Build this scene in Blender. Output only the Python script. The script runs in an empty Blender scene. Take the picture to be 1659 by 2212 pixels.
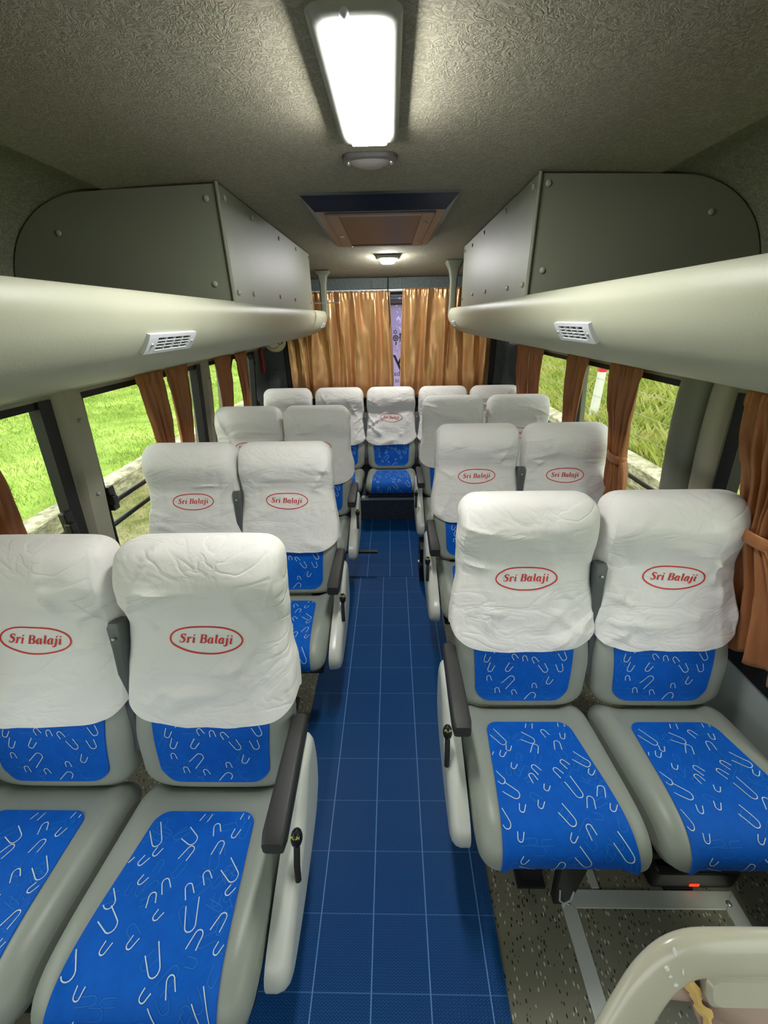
import bpy, bmesh, math, random
import numpy as np
from mathutils import Vector, Matrix, noise
from mathutils.bvhtree import BVHTree

PI = math.pi
scene = bpy.context.scene
COL = scene.collection

# ------------------------------------------------------------------ camera, world, lights, exposure
CAM_POS = (0.04, 0.0, 1.5)
PITCH, YAW, ROLL = math.radians(25.82), math.radians(1.425), 0.02
FPX = 863.0
def make_camera():
    cd = bpy.data.cameras.new('camera')
    cd.sensor_fit = 'VERTICAL'
    cd.sensor_height = 24.0
    cd.lens = 24.0 * FPX / 2212.0
    cd.clip_start = 0.02
    cd.clip_end = 400
    ob = bpy.data.objects.new('camera', cd)
    COL.objects.link(ob)
    cy, sy = math.cos(YAW), math.sin(YAW)
    fw = Vector((-sy, cy, 0)); rt = Vector((cy, sy, 0)); up = Vector((0, 0, 1))
    f2 = fw * math.cos(PITCH) - up * math.sin(PITCH)
    u2 = up * math.cos(PITCH) + fw * math.sin(PITCH)
    r3 = rt * math.cos(ROLL) - u2 * math.sin(ROLL)
    u3 = u2 * math.cos(ROLL) + rt * math.sin(ROLL)
    m = Matrix((r3, u3, -f2)).transposed().to_4x4()
    m.translation = Vector(CAM_POS)
    ob.matrix_world = m
    scene.camera = ob
make_camera()

world = bpy.data.worlds.new('world'); scene.world = world
world.use_nodes = True
bg = world.node_tree.nodes['Background']
bg.inputs[0].default_value = (0.93, 0.95, 1.0, 1)
bg.inputs[1].default_value = 2.6
sd = bpy.data.lights.new('sun', 'SUN'); sd.energy = 2.2; sd.angle = math.radians(12); sd.color = (1.0, 0.96, 0.88)
so = bpy.data.objects.new('sun', sd); COL.objects.link(so)
so.rotation_euler = (math.radians(18), math.radians(12), 0)
LAMP_STRENGTH = 110.0
REAR_LAMP_STRENGTH = 310.0
vs = scene.view_settings
vs.view_transform = 'Standard'; vs.look = 'None'; vs.gamma = 1.0; vs.use_curve_mapping = False
vs.exposure = 0.0

# ------------------------------------------------------------------ materials
def srgb(r, g, b):
    def c(v):
        v /= 255.0
        return v / 12.92 if v <= 0.04045 else ((v + 0.055) / 1.055) ** 2.4
    return (c(r), c(g), c(b), 1.0)

class NT:
    def __init__(self, name):
        self.m = bpy.data.materials.new(name); self.m.use_nodes = True
        self.t = self.m.node_tree; self.b = self.t.nodes['Principled BSDF']; self.out = self.t.nodes['Material Output']
    def n(self, kind, **kw):
        nd = self.t.nodes.new(kind)
        for k, v in kw.items():
            if k.startswith('_'): setattr(nd, k[1:], v)
            else: nd.inputs[k.replace('__', ' ')].default_value = v
        return nd
    def l(self, a, b): self.t.links.new(a, b)
    def math(self, op, a, b=None, c=None):
        nd = self.t.nodes.new('ShaderNodeMath'); nd.operation = op
        for i, v in enumerate((a, b, c)):
            if v is None: continue
            if isinstance(v, (int, float)): nd.inputs[i].default_value = v
            else: self.l(v, nd.inputs[i])
        return nd.outputs[0]
    def mix(self, fac, a, b):
        nd = self.t.nodes.new('ShaderNodeMix'); nd.data_type = 'RGBA'
        for s, v in ((nd.inputs['Factor'], fac), (nd.inputs['A'], a), (nd.inputs['B'], b)):
            if isinstance(v, (int, float, tuple)): s.default_value = v
            else: self.l(v, s)
        return nd.outputs['Result']
    def ramp(self, fac, stops):
        nd = self.t.nodes.new('ShaderNodeValToRGB')
        e = nd.color_ramp.elements
        while len(e) < len(stops): e.new(0.5)
        for i, (p, c) in enumerate(stops):
            e[i].position = p; e[i].color = c
        self.l(fac, nd.inputs[0]); return nd.outputs[0]
    def coord(self, which='Object'):
        return self.n('ShaderNodeTexCoord').outputs[which]
    def noise(self, vec, scale, detail=3, rough=0.5):
        nd = self.n('ShaderNodeTexNoise'); nd.inputs['Scale'].default_value = scale
        nd.inputs['Detail'].default_value = detail; nd.inputs['Roughness'].default_value = rough
        self.l(vec, nd.inputs['Vector']); return nd.outputs['Fac']
    def mapv(self, vec, scale=(1, 1, 1), rot=(0, 0, 0)):
        nd = self.n('ShaderNodeMapping'); nd.inputs['Scale'].default_value = scale; nd.inputs['Rotation'].default_value = rot
        self.l(vec, nd.inputs['Vector']); return nd.outputs[0]
    def bump(self, h, strength=0.3, dist=0.002):
        nd = self.n('ShaderNodeBump'); nd.inputs['Strength'].default_value = strength; nd.inputs['Distance'].default_value = dist
        self.l(h, nd.inputs['Height']); self.l(nd.outputs[0], self.b.inputs['Normal'])
    def base(self, c):
        if isinstance(c, tuple): self.b.inputs['Base Color'].default_value = c
        else: self.l(c, self.b.inputs['Base Color'])
    def set(self, rough=None, metal=None, spec=None, sheen=None, coat=None):
        if rough is not None: self.b.inputs['Roughness'].default_value = rough
        if metal is not None: self.b.inputs['Metallic'].default_value = metal
        if spec is not None: self.b.inputs['Specular IOR Level'].default_value = spec
        if sheen is not None:
            self.b.inputs['Sheen Weight'].default_value = sheen
        if coat is not None: self.b.inputs['Coat Weight'].default_value = coat

def simple(name, col, rough=0.5, metal=0.0, spec=0.5, bump=None, vary=0.0, coat=None):
    t = NT(name); t.set(rough, metal, spec, coat=coat)
    if vary or bump:
        v = t.coord()
    if vary:
        f = t.noise(v, 9.0, 4)
        d = tuple(x * (1 - vary) for x in col[:3]) + (1,)
        u = tuple(min(1, x * (1 + vary)) for x in col[:3]) + (1,)
        t.base(t.mix(f, d, u))
    else:
        t.base(col)
    if bump:
        t.bump(t.noise(v, bump[0], 3), bump[1], bump[2])
    return t.m

M = {}
M['vinyl'] = simple('grey_vinyl', srgb(146, 152, 142), 0.40, spec=0.5, bump=(420, 0.25, 0.0006), vary=0.06)
M['side_plastic'] = simple('pale_side_plastic', srgb(205, 208, 200), 0.28, vary=0.04)
M['arm'] = simple('black_armrest_rubber', srgb(42, 42, 42), 0.5, bump=(600, 0.5, 0.0006))
M['arm_grey'] = simple('grey_plastic', srgb(84, 88, 88), 0.4)
M['black'] = simple('black_plastic', srgb(16, 16, 17), 0.35)
M['blackrub'] = simple('black_rubber', srgb(12, 12, 13), 0.6)
M['darksteel'] = simple('dark_painted_steel', srgb(30, 32, 34), 0.45)
M['steel'] = simple('brushed_aluminium', srgb(205, 210, 205), 0.4, metal=0.3, bump=(60, 0.1, 0.001), vary=0.08)
M['red_thread'] = simple('red_embroidery', srgb(205, 28, 20), 0.6)
M['yellow'] = simple('yellow_print', srgb(215, 225, 90), 0.5)
M['white_thread'] = simple('white_thread', srgb(196, 216, 226), 0.75)
M['blue_thread'] = simple('light_blue_thread', srgb(20, 112, 200), 0.75)
M['rack'] = simple('beige_leatherette', srgb(172, 174, 154), 0.45, bump=(260, 0.35, 0.0008), vary=0.04)
M['boxpanel'] = simple('grey_green_panel', srgb(116, 120, 104), 0.5, bump=(200, 0.2, 0.0006), vary=0.05)
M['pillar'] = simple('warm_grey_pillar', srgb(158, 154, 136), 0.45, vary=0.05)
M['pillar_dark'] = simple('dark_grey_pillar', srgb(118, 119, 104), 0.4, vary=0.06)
M['white_grille'] = simple('white_grille_plastic', srgb(205, 208, 215), 0.35)
M['screw'] = simple('screw_steel', srgb(190, 190, 185), 0.3, metal=0.8)
M['screw_cap'] = simple('grey_screw_cap', srgb(150, 150, 140), 0.35)
M['lower_wall'] = simple('pale_grey_side_panel', srgb(150, 158, 156), 0.5, bump=(200, 0.2, 0.0008), vary=0.04)
M['red'] = simple('dark_red_plastic', srgb(140, 12, 20), 0.4)
M['cream'] = simple('cream_plastic', srgb(205, 200, 160), 0.35)
M['bezel'] = simple('lamp_bezel_plastic', srgb(165, 168, 160), 0.35)
M['vent_frame'] = simple('brown_grey_vent_plastic', srgb(98, 98, 98), 0.32)
M['vent_reflect'] = simple('navy_reflection_bevel', srgb(40, 42, 52), 0.25)  # dark navy reflection on the intake's near slope, put into the colour
M['seat_shell'] = None

def m_cover():
    t = NT('white_cotton_cover'); t.set(0.85, spec=0.2)
    v = t.coord()
    f = t.noise(v, 5, 3)
    t.base(t.mix(f, srgb(236, 233, 227), srgb(246, 245, 243)))
    h = t.noise(t.mapv(v, (1, 1, 1.0)), 14, 4, 0.55)
    w = t.noise(v, 900, 1)
    wr = t.n('ShaderNodeTexNoise'); wr.inputs['Scale'].default_value = 6.0; wr.inputs['Detail'].default_value = 2.0; wr.inputs['Distortion'].default_value = 1.6; t.l(t.mapv(v, (1.0, 1.0, 1.9), (0.0, 0.35, 0.0)), wr.inputs['Vector'])
    rg = t.math('MULTIPLY', t.math('MINIMUM', t.math('ABSOLUTE', t.math('SUBTRACT', wr.outputs['Fac'], 0.5)), 0.09), 4.0)
    t.bump(t.math('ADD', t.math('ADD', h, rg), t.math('MULTIPLY', w, 0.03)), 0.42, 0.008)
    tr = t.n('ShaderNodeBsdfTranslucent'); tr.inputs[0].default_value = srgb(235, 230, 220)
    mx = t.n('ShaderNodeMixShader'); mx.inputs[0].default_value = 0.12
    t.l(t.b.outputs[0], mx.inputs[1]); t.l(tr.outputs[0], mx.inputs[2]); t.l(mx.outputs[0], t.out.inputs[0])
    return t.m
M['cover'] = m_cover()

def m_blue():
    t = NT('blue_velour'); t.set(0.6, spec=0.16, sheen=0.03)
    v = t.coord()
    f = t.noise(v, 40, 4, 0.6)
    t.base(t.mix(f, srgb(0, 80, 178), srgb(0, 100, 205)))
    t.bump(t.noise(v, 700, 2), 0.2, 0.0006)
    return t.m
M['blue'] = m_blue()

def m_mat(name, xo, yo, sp):
    """blue runner mat: pale grid lines and a knitted V relief"""
    t = NT(name); t.set(0.42, spec=0.25)
    v = t.coord(); s = t.n('ShaderNodeSeparateXYZ'); t.l(v, s.inputs[0])
    x, y = s.outputs[0], s.outputs[1]
    def line(c, off, wid):
        u = t.math('DIVIDE', t.math('SUBTRACT', c, off), sp)
        fr = t.math('ABSOLUTE', t.math('SUBTRACT', t.math('FRACT', t.math('ADD', u, 0.5)), 0.5))
        return t.math('LESS_THAN', fr, wid)
    lx = line(x, xo, 0.011); ly = t.math('MULTIPLY', line(y, yo, 0.007), 0.45)
    ln = t.math('MAXIMUM', lx, ly)
    cx = t.math('FRACT', t.math('DIVIDE', x, 0.0092))
    tri = t.math('ABSOLUTE', t.math('SUBTRACT', cx, 0.5))
    vv = t.math('FRACT', t.math('ADD', t.math('DIVIDE', y, 0.0055), t.math('MULTIPLY', tri, 1.6)))
    sm = t.math('ABSOLUTE', t.math('SUBTRACT', vv, 0.5))
    knit = t.math('MULTIPLY', sm, 2.0)
    nz = t.noise(v, 3.0, 3)
    c1 = t.mix(knit, srgb(0, 34, 84), srgb(6, 98, 160))
    c2 = t.mix(t.math('MULTIPLY', nz, 0.5), c1, srgb(2, 44, 120))
    t.base(t.mix(ln, c2, srgb(96, 146, 205)))
    t.bump(t.math('ADD', knit, t.math('MULTIPLY', ln, 1.0)), 0.5, 0.0012)
    return t.m

def m_floor():
    t = NT('speckled_vinyl'); t.set(0.35, spec=0.5)
    v = t.coord()
    def flecks(scale, thr, rot, seed):
        mp = t.mapv(v, (scale, scale * 0.42, scale), (0, 0, rot))
        vo = t.n('ShaderNodeTexVoronoi'); vo.inputs['Scale'].default_value = 1.0; t.l(mp, vo.inputs['Vector'])
        wn = t.n('ShaderNodeSeparateColor'); t.l(vo.outputs['Color'], wn.inputs[0])
        keep = t.math('GREATER_THAN', wn.outputs[0], 0.45)
        return t.math('MULTIPLY', keep, t.math('LESS_THAN', vo.outputs['Distance'], thr))
    nz = t.noise(v, 2.5, 4)
    base = t.mix(nz, srgb(112, 111, 94), srgb(140, 137, 118))
    b2 = t.mix(flecks(150, 0.26, 0.5, 0), base, srgb(22, 22, 20))
    b3 = t.mix(flecks(120, 0.23, -0.25, 1), b2, srgb(205, 205, 185))
    t.base(b3)
    return t.m
M['floor'] = m_floor()

def m_riser():
    t = NT('speckled_riser_vinyl'); t.set(0.4)
    v = t.coord()
    vo = t.n('ShaderNodeTexVoronoi'); vo.inputs['Scale'].default_value = 75; t.l(v, vo.inputs['Vector'])
    f = t.math('LESS_THAN', vo.outputs['Distance'], 0.17)
    t.base(t.mix(f, srgb(48, 56, 70), srgb(128, 140, 150)))
    return t.m
M['riser'] = m_riser()

def m_ceiling(name, a, b):
    t = NT(name); t.set(0.9, spec=0.15)
    v = t.coord()
    vo = t.n('ShaderNodeTexNoise'); vo.inputs['Scale'].default_value = 48; vo.inputs['Detail'].default_value = 2.5
    vo.inputs['Distortion'].default_value = 2.2; t.l(v, vo.inputs['Vector'])
    rid = t.math('ABSOLUTE', t.math('SUBTRACT', vo.outputs['Fac'], 0.5))
    r2 = t.math('MINIMUM', t.math('MULTIPLY', rid, 9.0), 1.0)
    fine = t.noise(v, 520, 2)
    f = t.math('MULTIPLY', t.math('ADD', t.math('MULTIPLY', r2, 0.75), t.math('MULTIPLY', fine, 0.5)), 0.85)
    t.base(t.mix(f, a, b))
    t.bump(t.math('ADD', r2, t.math('MULTIPLY', fine, 0.4)), 0.28, 0.003)
    return t.m
M['ceiling'] = m_ceiling('embossed_ceiling_fabric', srgb(134, 131, 114), srgb(170, 166, 147))
M['side_fabric'] = m_ceiling('coarse_side_fabric', srgb(104, 106, 90), srgb(148, 150, 130))

def m_backfabric():
    t = NT('dark_blue_grey_fabric'); t.set(0.9, spec=0.15)
    v = t.coord()
    f = t.noise(v, 55, 4, 0.7)
    t.base(t.mix(f, srgb(66, 73, 72), srgb(118, 127, 125)))
    t.bump(f, 0.4, 0.002)
    return t.m
M['backfabric'] = m_backfabric()

def m_curtain(name, a, b, rough, metal, sheen, sc, axis):
    t = NT(name); t.set(rough, metal=metal, spec=0.5, sheen=sheen)
    v = t.coord()
    mp = t.mapv(v, sc)
    f = t.noise(mp, 1.0, 3, 0.6)
    t.base(t.mix(f, a, b))
    t.bump(t.noise(t.mapv(v, (900, 900, 30)), 1.0, 2), 0.12, 0.0008)
    return t.m
M['gold'] = m_curtain('gold_satin', srgb(178, 126, 74), srgb(218, 174, 124), 0.27, 0.6, 0.1, (25, 25, 3), 0)
M['brown'] = m_curtain('brown_satin', srgb(140, 82, 40), srgb(184, 120, 72), 0.42, 0.15, 0.2, (30, 30, 2), 1)

def m_glass(name, tint, gl=0.06):
    t = NT(name)
    tr = t.n('ShaderNodeBsdfTransparent'); tr.inputs[0].default_value = tint
    g = t.n('ShaderNodeBsdfGlossy'); g.inputs['Roughness'].default_value = 0.03
    mx = t.n('ShaderNodeMixShader'); mx.inputs[0].default_value = gl
    t.l(tr.outputs[0], mx.inputs[1]); t.l(g.outputs[0], mx.inputs[2]); t.l(mx.outputs[0], t.out.inputs[0])
    return t.m
M['glass'] = m_glass('window_glass', (0.93, 0.96, 0.9, 1), 0.03)

def m_film():
    t = NT('lilac_window_film')
    tr = t.n('ShaderNodeBsdfTransparent'); tr.inputs[0].default_value = srgb(205, 196, 222)
    d = t.n('ShaderNodeBsdfTranslucent'); d.inputs[0].default_value = srgb(200, 190, 220)
    mx = t.n('ShaderNodeMixShader'); mx.inputs[0].default_value = 0.4
    t.l(tr.outputs[0], mx.inputs[1]); t.l(d.outputs[0], mx.inputs[2]); t.l(mx.outputs[0], t.out.inputs[0])
    return t.m
M['film'] = m_film()

def m_emit(name, col, s):
    t = NT(name)
    e = t.n('ShaderNodeEmission'); e.inputs[0].default_value = col; e.inputs[1].default_value = s
    t.l(e.outputs[0], t.out.inputs[0]); return t.m
M['lamp'] = m_emit('lit_diffuser', (1.0, 0.99, 0.95, 1), LAMP_STRENGTH)
M['lamp_rear'] = m_emit('lit_rear_diffuser', (1.0, 0.99, 0.96, 1), REAR_LAMP_STRENGTH)
M['led'] = m_emit('red_led', (1.0, 0.08, 0.03, 1), 1.0)

def m_grass(name, cols, sc):
    t = NT(name); t.set(0.8, spec=0.1)
    v = t.coord()
    f = t.noise(v, sc, 5, 0.65)
    t.base(t.ramp(f, [(0.3, cols[0]), (0.5, cols[1]), (0.7, cols[2])]))
    return t.m
M['lawn'] = m_grass('green_lawn_soil', (srgb(104, 130, 48), srgb(142, 168, 74), srgb(182, 198, 112)), 0.9)
M['blade'] = m_grass('grass_blades', (srgb(112, 140, 54), srgb(156, 180, 84), srgb(200, 208, 136)), 1.3)
M['wild'] = m_grass('wild_grass_blades', (srgb(118, 140, 58), srgb(170, 180, 92), srgb(212, 200, 140)), 1.6)
M['soil'] = m_grass('verge_soil', (srgb(90, 95, 50), srgb(130, 125, 90), srgb(160, 150, 120)), 3.0)

def m_concrete():
    t = NT('weathered_concrete'); t.set(0.9, spec=0.15)
    v = t.coord()
    f = t.noise(v, 7, 6, 0.7); g = t.noise(t.mapv(v, (3, 3, 9)), 2.2, 5, 0.7)
    c = t.ramp(g, [(0.38, srgb(74, 76, 58)), (0.5, srgb(150, 146, 118)), (0.62, srgb(206, 200, 172))])
    t.base(t.mix(t.math('MULTIPLY', f, 0.5), c, srgb(215, 210, 185)))
    t.bump(f, 0.6, 0.02)
    return t.m
M['concrete'] = m_concrete()
M['postwhite'] = simple('white_painted_concrete', srgb(222, 222, 214), 0.7, vary=0.1, bump=(30, 0.4, 0.004))
M['postblue'] = simple('blue_paint', srgb(60, 150, 200), 0.6)
M['postred'] = simple('red_paint', srgb(200, 40, 45), 0.6)
M['wire'] = simple('galvanised_wire', srgb(150, 150, 130), 0.5)
M['bark'] = simple('grey_bark', srgb(110, 105, 80), 0.9, vary=0.2)
M['leafdark'] = simple('dark_foliage', srgb(40, 48, 40), 0.8, vary=0.3)

def m_shell():
    t = NT('cream_glossy_shell'); t.set(0.22, spec=0.5, coat=0.3)
    v = t.coord()
    f = t.noise(v, 6, 3)
    t.base(t.mix(f, srgb(186, 182, 158), srgb(206, 203, 184)))
    return t.m
M['seat_shell'] = m_shell()
M['foam'] = simple('yellow_brown_foam', srgb(222, 186, 112), 0.9, vary=0.15, bump=(90, 0.6, 0.004))
M['shellpink'] = simple('faded_pink_plastic', srgb(190, 165, 148), 0.5, vary=0.05)
M['paintchip'] = simple('white_gloss_paint', srgb(232, 236, 228), 0.25)

def m_mesh_vent():
    t = NT('perforated_vent'); t.set(0.4)
    v = t.coord(); mp = t.mapv(v, (95, 95, 95), (0, 0, PI / 4))
    s = t.n('ShaderNodeSeparateXYZ'); t.l(mp, s.inputs[0])
    def c(o): return t.math('SUBTRACT', t.math('FRACT', o), 0.5)
    a, b = c(s.outputs[0]), c(s.outputs[1])
    r = t.math('SQRT', t.math('ADD', t.math('MULTIPLY', a, a), t.math('MULTIPLY', b, b)))
    t.base(t.mix(t.math('LESS_THAN', r, 0.42), srgb(50, 48, 50), srgb(8, 7, 9)))
    return t.m
M['ventmesh'] = m_mesh_vent()

# ------------------------------------------------------------------ mesh helpers
class MB:
    """collects geometry with material slots and builds one mesh"""
    def __init__(self): self.v = []; self.f = []; self.fm = []
    def add(self, verts, faces, mi=0):
        o = len(self.v); self.v.extend([tuple(p) for p in verts])
        for f in faces: self.f.append(tuple(i + o for i in f)); self.fm.append(mi)
    def box(self, lo, hi, mi=0):
        x0, y0, z0 = lo; x1, y1, z1 = hi
        self.add([(x0, y0, z0), (x1, y0, z0), (x1, y1, z0), (x0, y1, z0), (x0, y0, z1), (x1, y0, z1), (x1, y1, z1), (x0, y1, z1)],
                 [(0, 3, 2, 1), (4, 5, 6, 7), (0, 1, 5, 4), (1, 2, 6, 5), (2, 3, 7, 6), (3, 0, 4, 7)], mi)
    def hexa(self, b, t, mi=0):
        self.add(list(b) + list(t), [(0, 3, 2, 1), (4, 5, 6, 7), (0, 1, 5, 4), (1, 2, 6, 5), (2, 3, 7, 6), (3, 0, 4, 7)], mi)
    def grid(self, pts, mi=0, close_u=False, flip=False):
        nv = len(pts); nu = len(pts[0]); fl = [p for r in pts for p in r]; fs = []
        for j in range(nv - 1):
            for i in range(nu if close_u else nu - 1):
                k = (i + 1) % nu
                q = (j * nu + i, j * nu + k, (j + 1) * nu + k, (j + 1) * nu + i)
                fs.append(q[::-1] if flip else q)
        self.add(fl, fs, mi)
    def loft(self, rings, mi=0, cap=True):
        self.grid(rings, mi, close_u=True)
        if cap:
            for r, fl in ((rings[0], True), (rings[-1], False)):
                n = len(r); c = [sum(p[k] for p in r) / n for k in range(3)]
                vs_ = list(r) + [c]
                self.add(vs_, [((i + 1) % n, i, n) if fl else (i, (i + 1) % n, n) for i in range(n)], mi)
    def tube(self, pts, r, seg=10, mi=0, cap=True, up=None):
        pts = [Vector(p) for p in pts]; rings = []
        rr = r if isinstance(r, (list, tuple)) else [r] * len(pts)
        prev = None
        for i, p in enumerate(pts):
            d = (pts[min(i + 1, len(pts) - 1)] - pts[max(i - 1, 0)]).normalized()
            if prev is None:
                a = Vector((0, 0, 1)) if abs(d.z) < 0.9 else Vector((1, 0, 0))
                n = d.cross(a).normalized()
            else:
                n = (prev - d * prev.dot(d)).normalized()
            prev = n; b = d.cross(n)
            rings.append([tuple(p + (n * math.cos(2 * PI * k / seg) + b * math.sin(2 * PI * k / seg)) * rr[i]) for k in range(seg)])
        self.loft(rings, mi, cap)
    def prism(self, poly, axis, a, b, mi=0):
        """polygon in the two other axes, extruded along axis from a to b"""
        n = len(poly)
        def mk(p, t):
            q = list(p); q.insert(axis, t); return tuple(q)
        vs_ = [mk(p, a) for p in poly] + [mk(p, b) for p in poly]
        fs = [tuple(range(n))[::-1], tuple(range(n, 2 * n))] + [(i, (i + 1) % n, (i + 1) % n + n, i + n) for i in range(n)]
        self.add(vs_, fs, mi)
    def sphere(self, c, r, seg=12, rings=8, mi=0, sc=(1, 1, 1), zmin=-1.0):
        rs = []
        for j in range(rings + 1):
            ph = -PI / 2 + PI * j / rings
            z = max(math.sin(ph), zmin); cr = math.cos(ph)
            rs.append([(c[0] + r * sc[0] * cr * math.cos(2 * PI * i / seg), c[1] + r * sc[1] * cr * math.sin(2 * PI * i / seg), c[2] + r * sc[2] * z) for i in range(seg)])
        self.loft(rs, mi, cap=False)
    def build(self, name, mats, parent=None, smooth=True, angle=40, bevel=None, recalc=True):
        me = bpy.data.meshes.new(name); me.from_pydata(self.v, [], self.f)
        if not isinstance(mats, (list, tuple)): mats = [mats]
        for m in mats: me.materials.append(m)
        me.polygons.foreach_set('material_index', self.fm)
        if recalc:
            bm = bmesh.new(); bm.from_mesh(me); bmesh.ops.recalc_face_normals(bm, faces=bm.faces); bm.to_mesh(me); bm.free()
        if smooth:
            me.polygons.foreach_set('use_smooth', [True] * len(me.polygons))
            me.set_sharp_from_angle(angle=math.radians(angle))
        ob = bpy.data.objects.new(name, me); COL.objects.link(ob)
        if bevel:
            bv = ob.modifiers.new('bevel', 'BEVEL'); bv.width = bevel[0]; bv.segments = bevel[1]; bv.limit_method = 'ANGLE'; bv.angle_limit = math.radians(40)
            bv.harden_normals = False
        if parent is not None: ob.parent = parent
        return ob

def empty(name, loc, rz=0.0):
    o = bpy.data.objects.new(name, None); COL.objects.link(o); o.location = loc; o.rotation_euler = (0, 0, rz)
    o.empty_display_size = 0.05
    return o
def tag(o, label=None, cat=None, group=None, kind=None):
    if label: o['label'] = label
    if cat: o['category'] = cat
    if group: o['group'] = group
    if kind: o['kind'] = kind
    return o
def catmull(pts, n):
    """smooth curve through points, n samples per span"""
    P = [np.array(p, float) for p in pts]; P = [2 * P[0] - P[1]] + P + [2 * P[-1] - P[-2]]; out = []
    for i in range(1, len(P) - 2):
        for k in range(n):
            t = k / n; a, b, c, d = P[i - 1], P[i], P[i + 1], P[i + 2]
            out.append(0.5 * (2 * b + (c - a) * t + (2 * a - 5 * b + 4 * c - d) * t * t + (3 * b - a - 3 * c + d) * t ** 3))
    out.append(P[-2]); return out
def lerp_tab(tab, s):
    if s <= tab[0][0]: return tab[0][1]
    for (a, va), (b, vb) in zip(tab, tab[1:]):
        if s <= b:
            t = (s - a) / (b - a); t = t * t * (3 - 2 * t); return va + (vb - va) * t
    return tab[-1][1]
def smooth01(x):
    x = min(1.0, max(0.0, x)); return x * x * (3 - 2 * x)
def rrect(hw, hh, r, n=5, cx=0, cy=0):
    out = []
    for k, (sx, sy) in enumerate(((1, 1), (-1, 1), (-1, -1), (1, -1))):
        for i in range(n + 1):
            a = PI / 2 * k + PI / 2 * i / n
            out.append((cx + sx * (hw - r) + r * math.cos(a), cy + sy * (hh - r) + r * math.sin(a)))
    return out
def strip(pts, w):
    """2D polyline -> list of quads (left/right pairs); w is a number or per-point list"""
    P = [np.array(p, float) for p in pts]; n = len(P); L = []; R = []
    for i in range(n):
        d = P[min(i + 1, n - 1)] - P[max(i - 1, 0)]; d = d / (np.linalg.norm(d) + 1e-9)
        nn = np.array([-d[1], d[0]]); ww = (w[i] if isinstance(w, (list, tuple)) else w) / 2
        L.append(P[i] + nn * ww); R.append(P[i] - nn * ww)
    return L, R
def text_mesh(name, body, size, mat, parent, depth=0.0005, mirror=False):
    cu = bpy.data.curves.new(name, 'FONT'); cu.body = body; cu.size = size; cu.extrude = depth; cu.align_x = 'CENTER'; cu.align_y = 'CENTER'
    tmp = bpy.data.objects.new(name + '_tmp', cu); COL.objects.link(tmp)
    dg = bpy.context.evaluated_depsgraph_get(); dg.update()
    me = bpy.data.meshes.new_from_object(tmp.evaluated_get(dg))
    bpy.data.objects.remove(tmp); bpy.data.curves.remove(cu)
    me.materials.clear(); me.materials.append(mat)
    if mirror:
        for v in me.vertices: v.co.x = -v.co.x
        me.flip_normals()
    ob = bpy.data.objects.new(name, me); COL.objects.link(ob)
    if parent is not None: ob.parent = parent
    return ob

# ------------------------------------------------------------------ bus shell
YF, YB = -1.3, 3.78          # front (behind the camera) and rear of the cabin
ZC = 1.88
def wall_x(z):               # inner side wall lean
    return lerp_tab([(0.0, 1.14), (0.55, 1.13), (1.30, 1.065), (1.62, 1.10)], z)
def ceil_z(y): return lerp_tab([(3.0, ZC), (3.8, ZC - 0.075)], y)

f = MB(); f.box((-1.2, YF, -0.06), (1.2, YB + 0.1, 0.0)); tag(f.build('floor', M['floor'], smooth=False), kind='structure')
# ceiling : centre panel and the two rolled side panels meeting it at a seam
def ceil_profile(side):
    return catmull([(side * 0.83, 1.868), (side * 0.95, 1.860), (side * 1.05, 1.825), (side * 1.13, 1.765), (side * 1.18, 1.69), (side * 1.20, 1.61), (side * 1.20, 1.46)], 5)
c = MB()
ys = [YF + (YB + 0.05 - YF) * i / 40 for i in range(41)]
rows = []
for y in ys:
    dz = ceil_z(y) - ZC
    rows.append([(x, y, ZC - 0.012 * (abs(x) / 0.83) ** 4 + dz) for x in np.linspace(-0.83, 0.83, 25)])
c.grid(rows, 0)
c.grid([[(x, y, z + 0.05) for (x, y, z) in r] for r in rows], 0)
tag(c.build('ceiling', M['ceiling']), kind='structure')
for side, nm in ((-1, 'left'), (1, 'right')):
    c = MB(); pr = ceil_profile(side)
    rows = [[(p[0], y, p[1] + 0.004 + ceil_z(y) - ZC) for p in pr] for y in ys]
    c.grid(rows, 0); c.grid([[(x + side * 0.06, y, z + 0.05) for (x, y, z) in r] for r in rows], 0)
    tag(c.build('trim_%d' % (1 if side < 0 else 2), M['side_fabric']), kind='structure')

# side walls : piers between the windows, sill below, header above
ZS, ZH = 0.545, 1.285
OPEN = {-1: [(-1.1, 1.295), (1.435, 2.41), (2.53, 2.80), (2.87, 3.41)], 1: [(-1.1, 1.225), (1.45, 2.36), (2.49, 3.39)]}
for side, nm in ((-1, 'left'), (1, 'right')):
    w = MB()
    def slab(y0, y1, z0, z1, mi, inn=0.0, th=0.07):
        n = 8; ins = []; 
        zs = [z0 + (z1 - z0) * k / n for k in range(n + 1)]
        ring = [(side * (wall_x(z) - inn), z) for z in zs] + [(side * (wall_x(z) + th), z) for z in reversed(zs)]
        w.prism([(x, z) for x, z in ring], 1, y0, y1, mi)
    slab(YF, 3.41, 0.0, ZS, 0)
    slab(3.41, YB, 0.0, ZH, 2)
    slab(YF, YB, ZH, 1.49, 1)
    slab(YF, OPEN[side][0][0], ZS, ZH, 1)
    for (a, b), (c0, d0) in zip(OPEN[side], OPEN[side][1:]):
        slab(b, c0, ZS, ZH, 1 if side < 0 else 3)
    tag(w.build('wall_' + nm, [M['lower_wall'], M['pillar'], M['backfabric'], M['pillar_dark']], smooth=True, angle=30), kind='structure')

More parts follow.
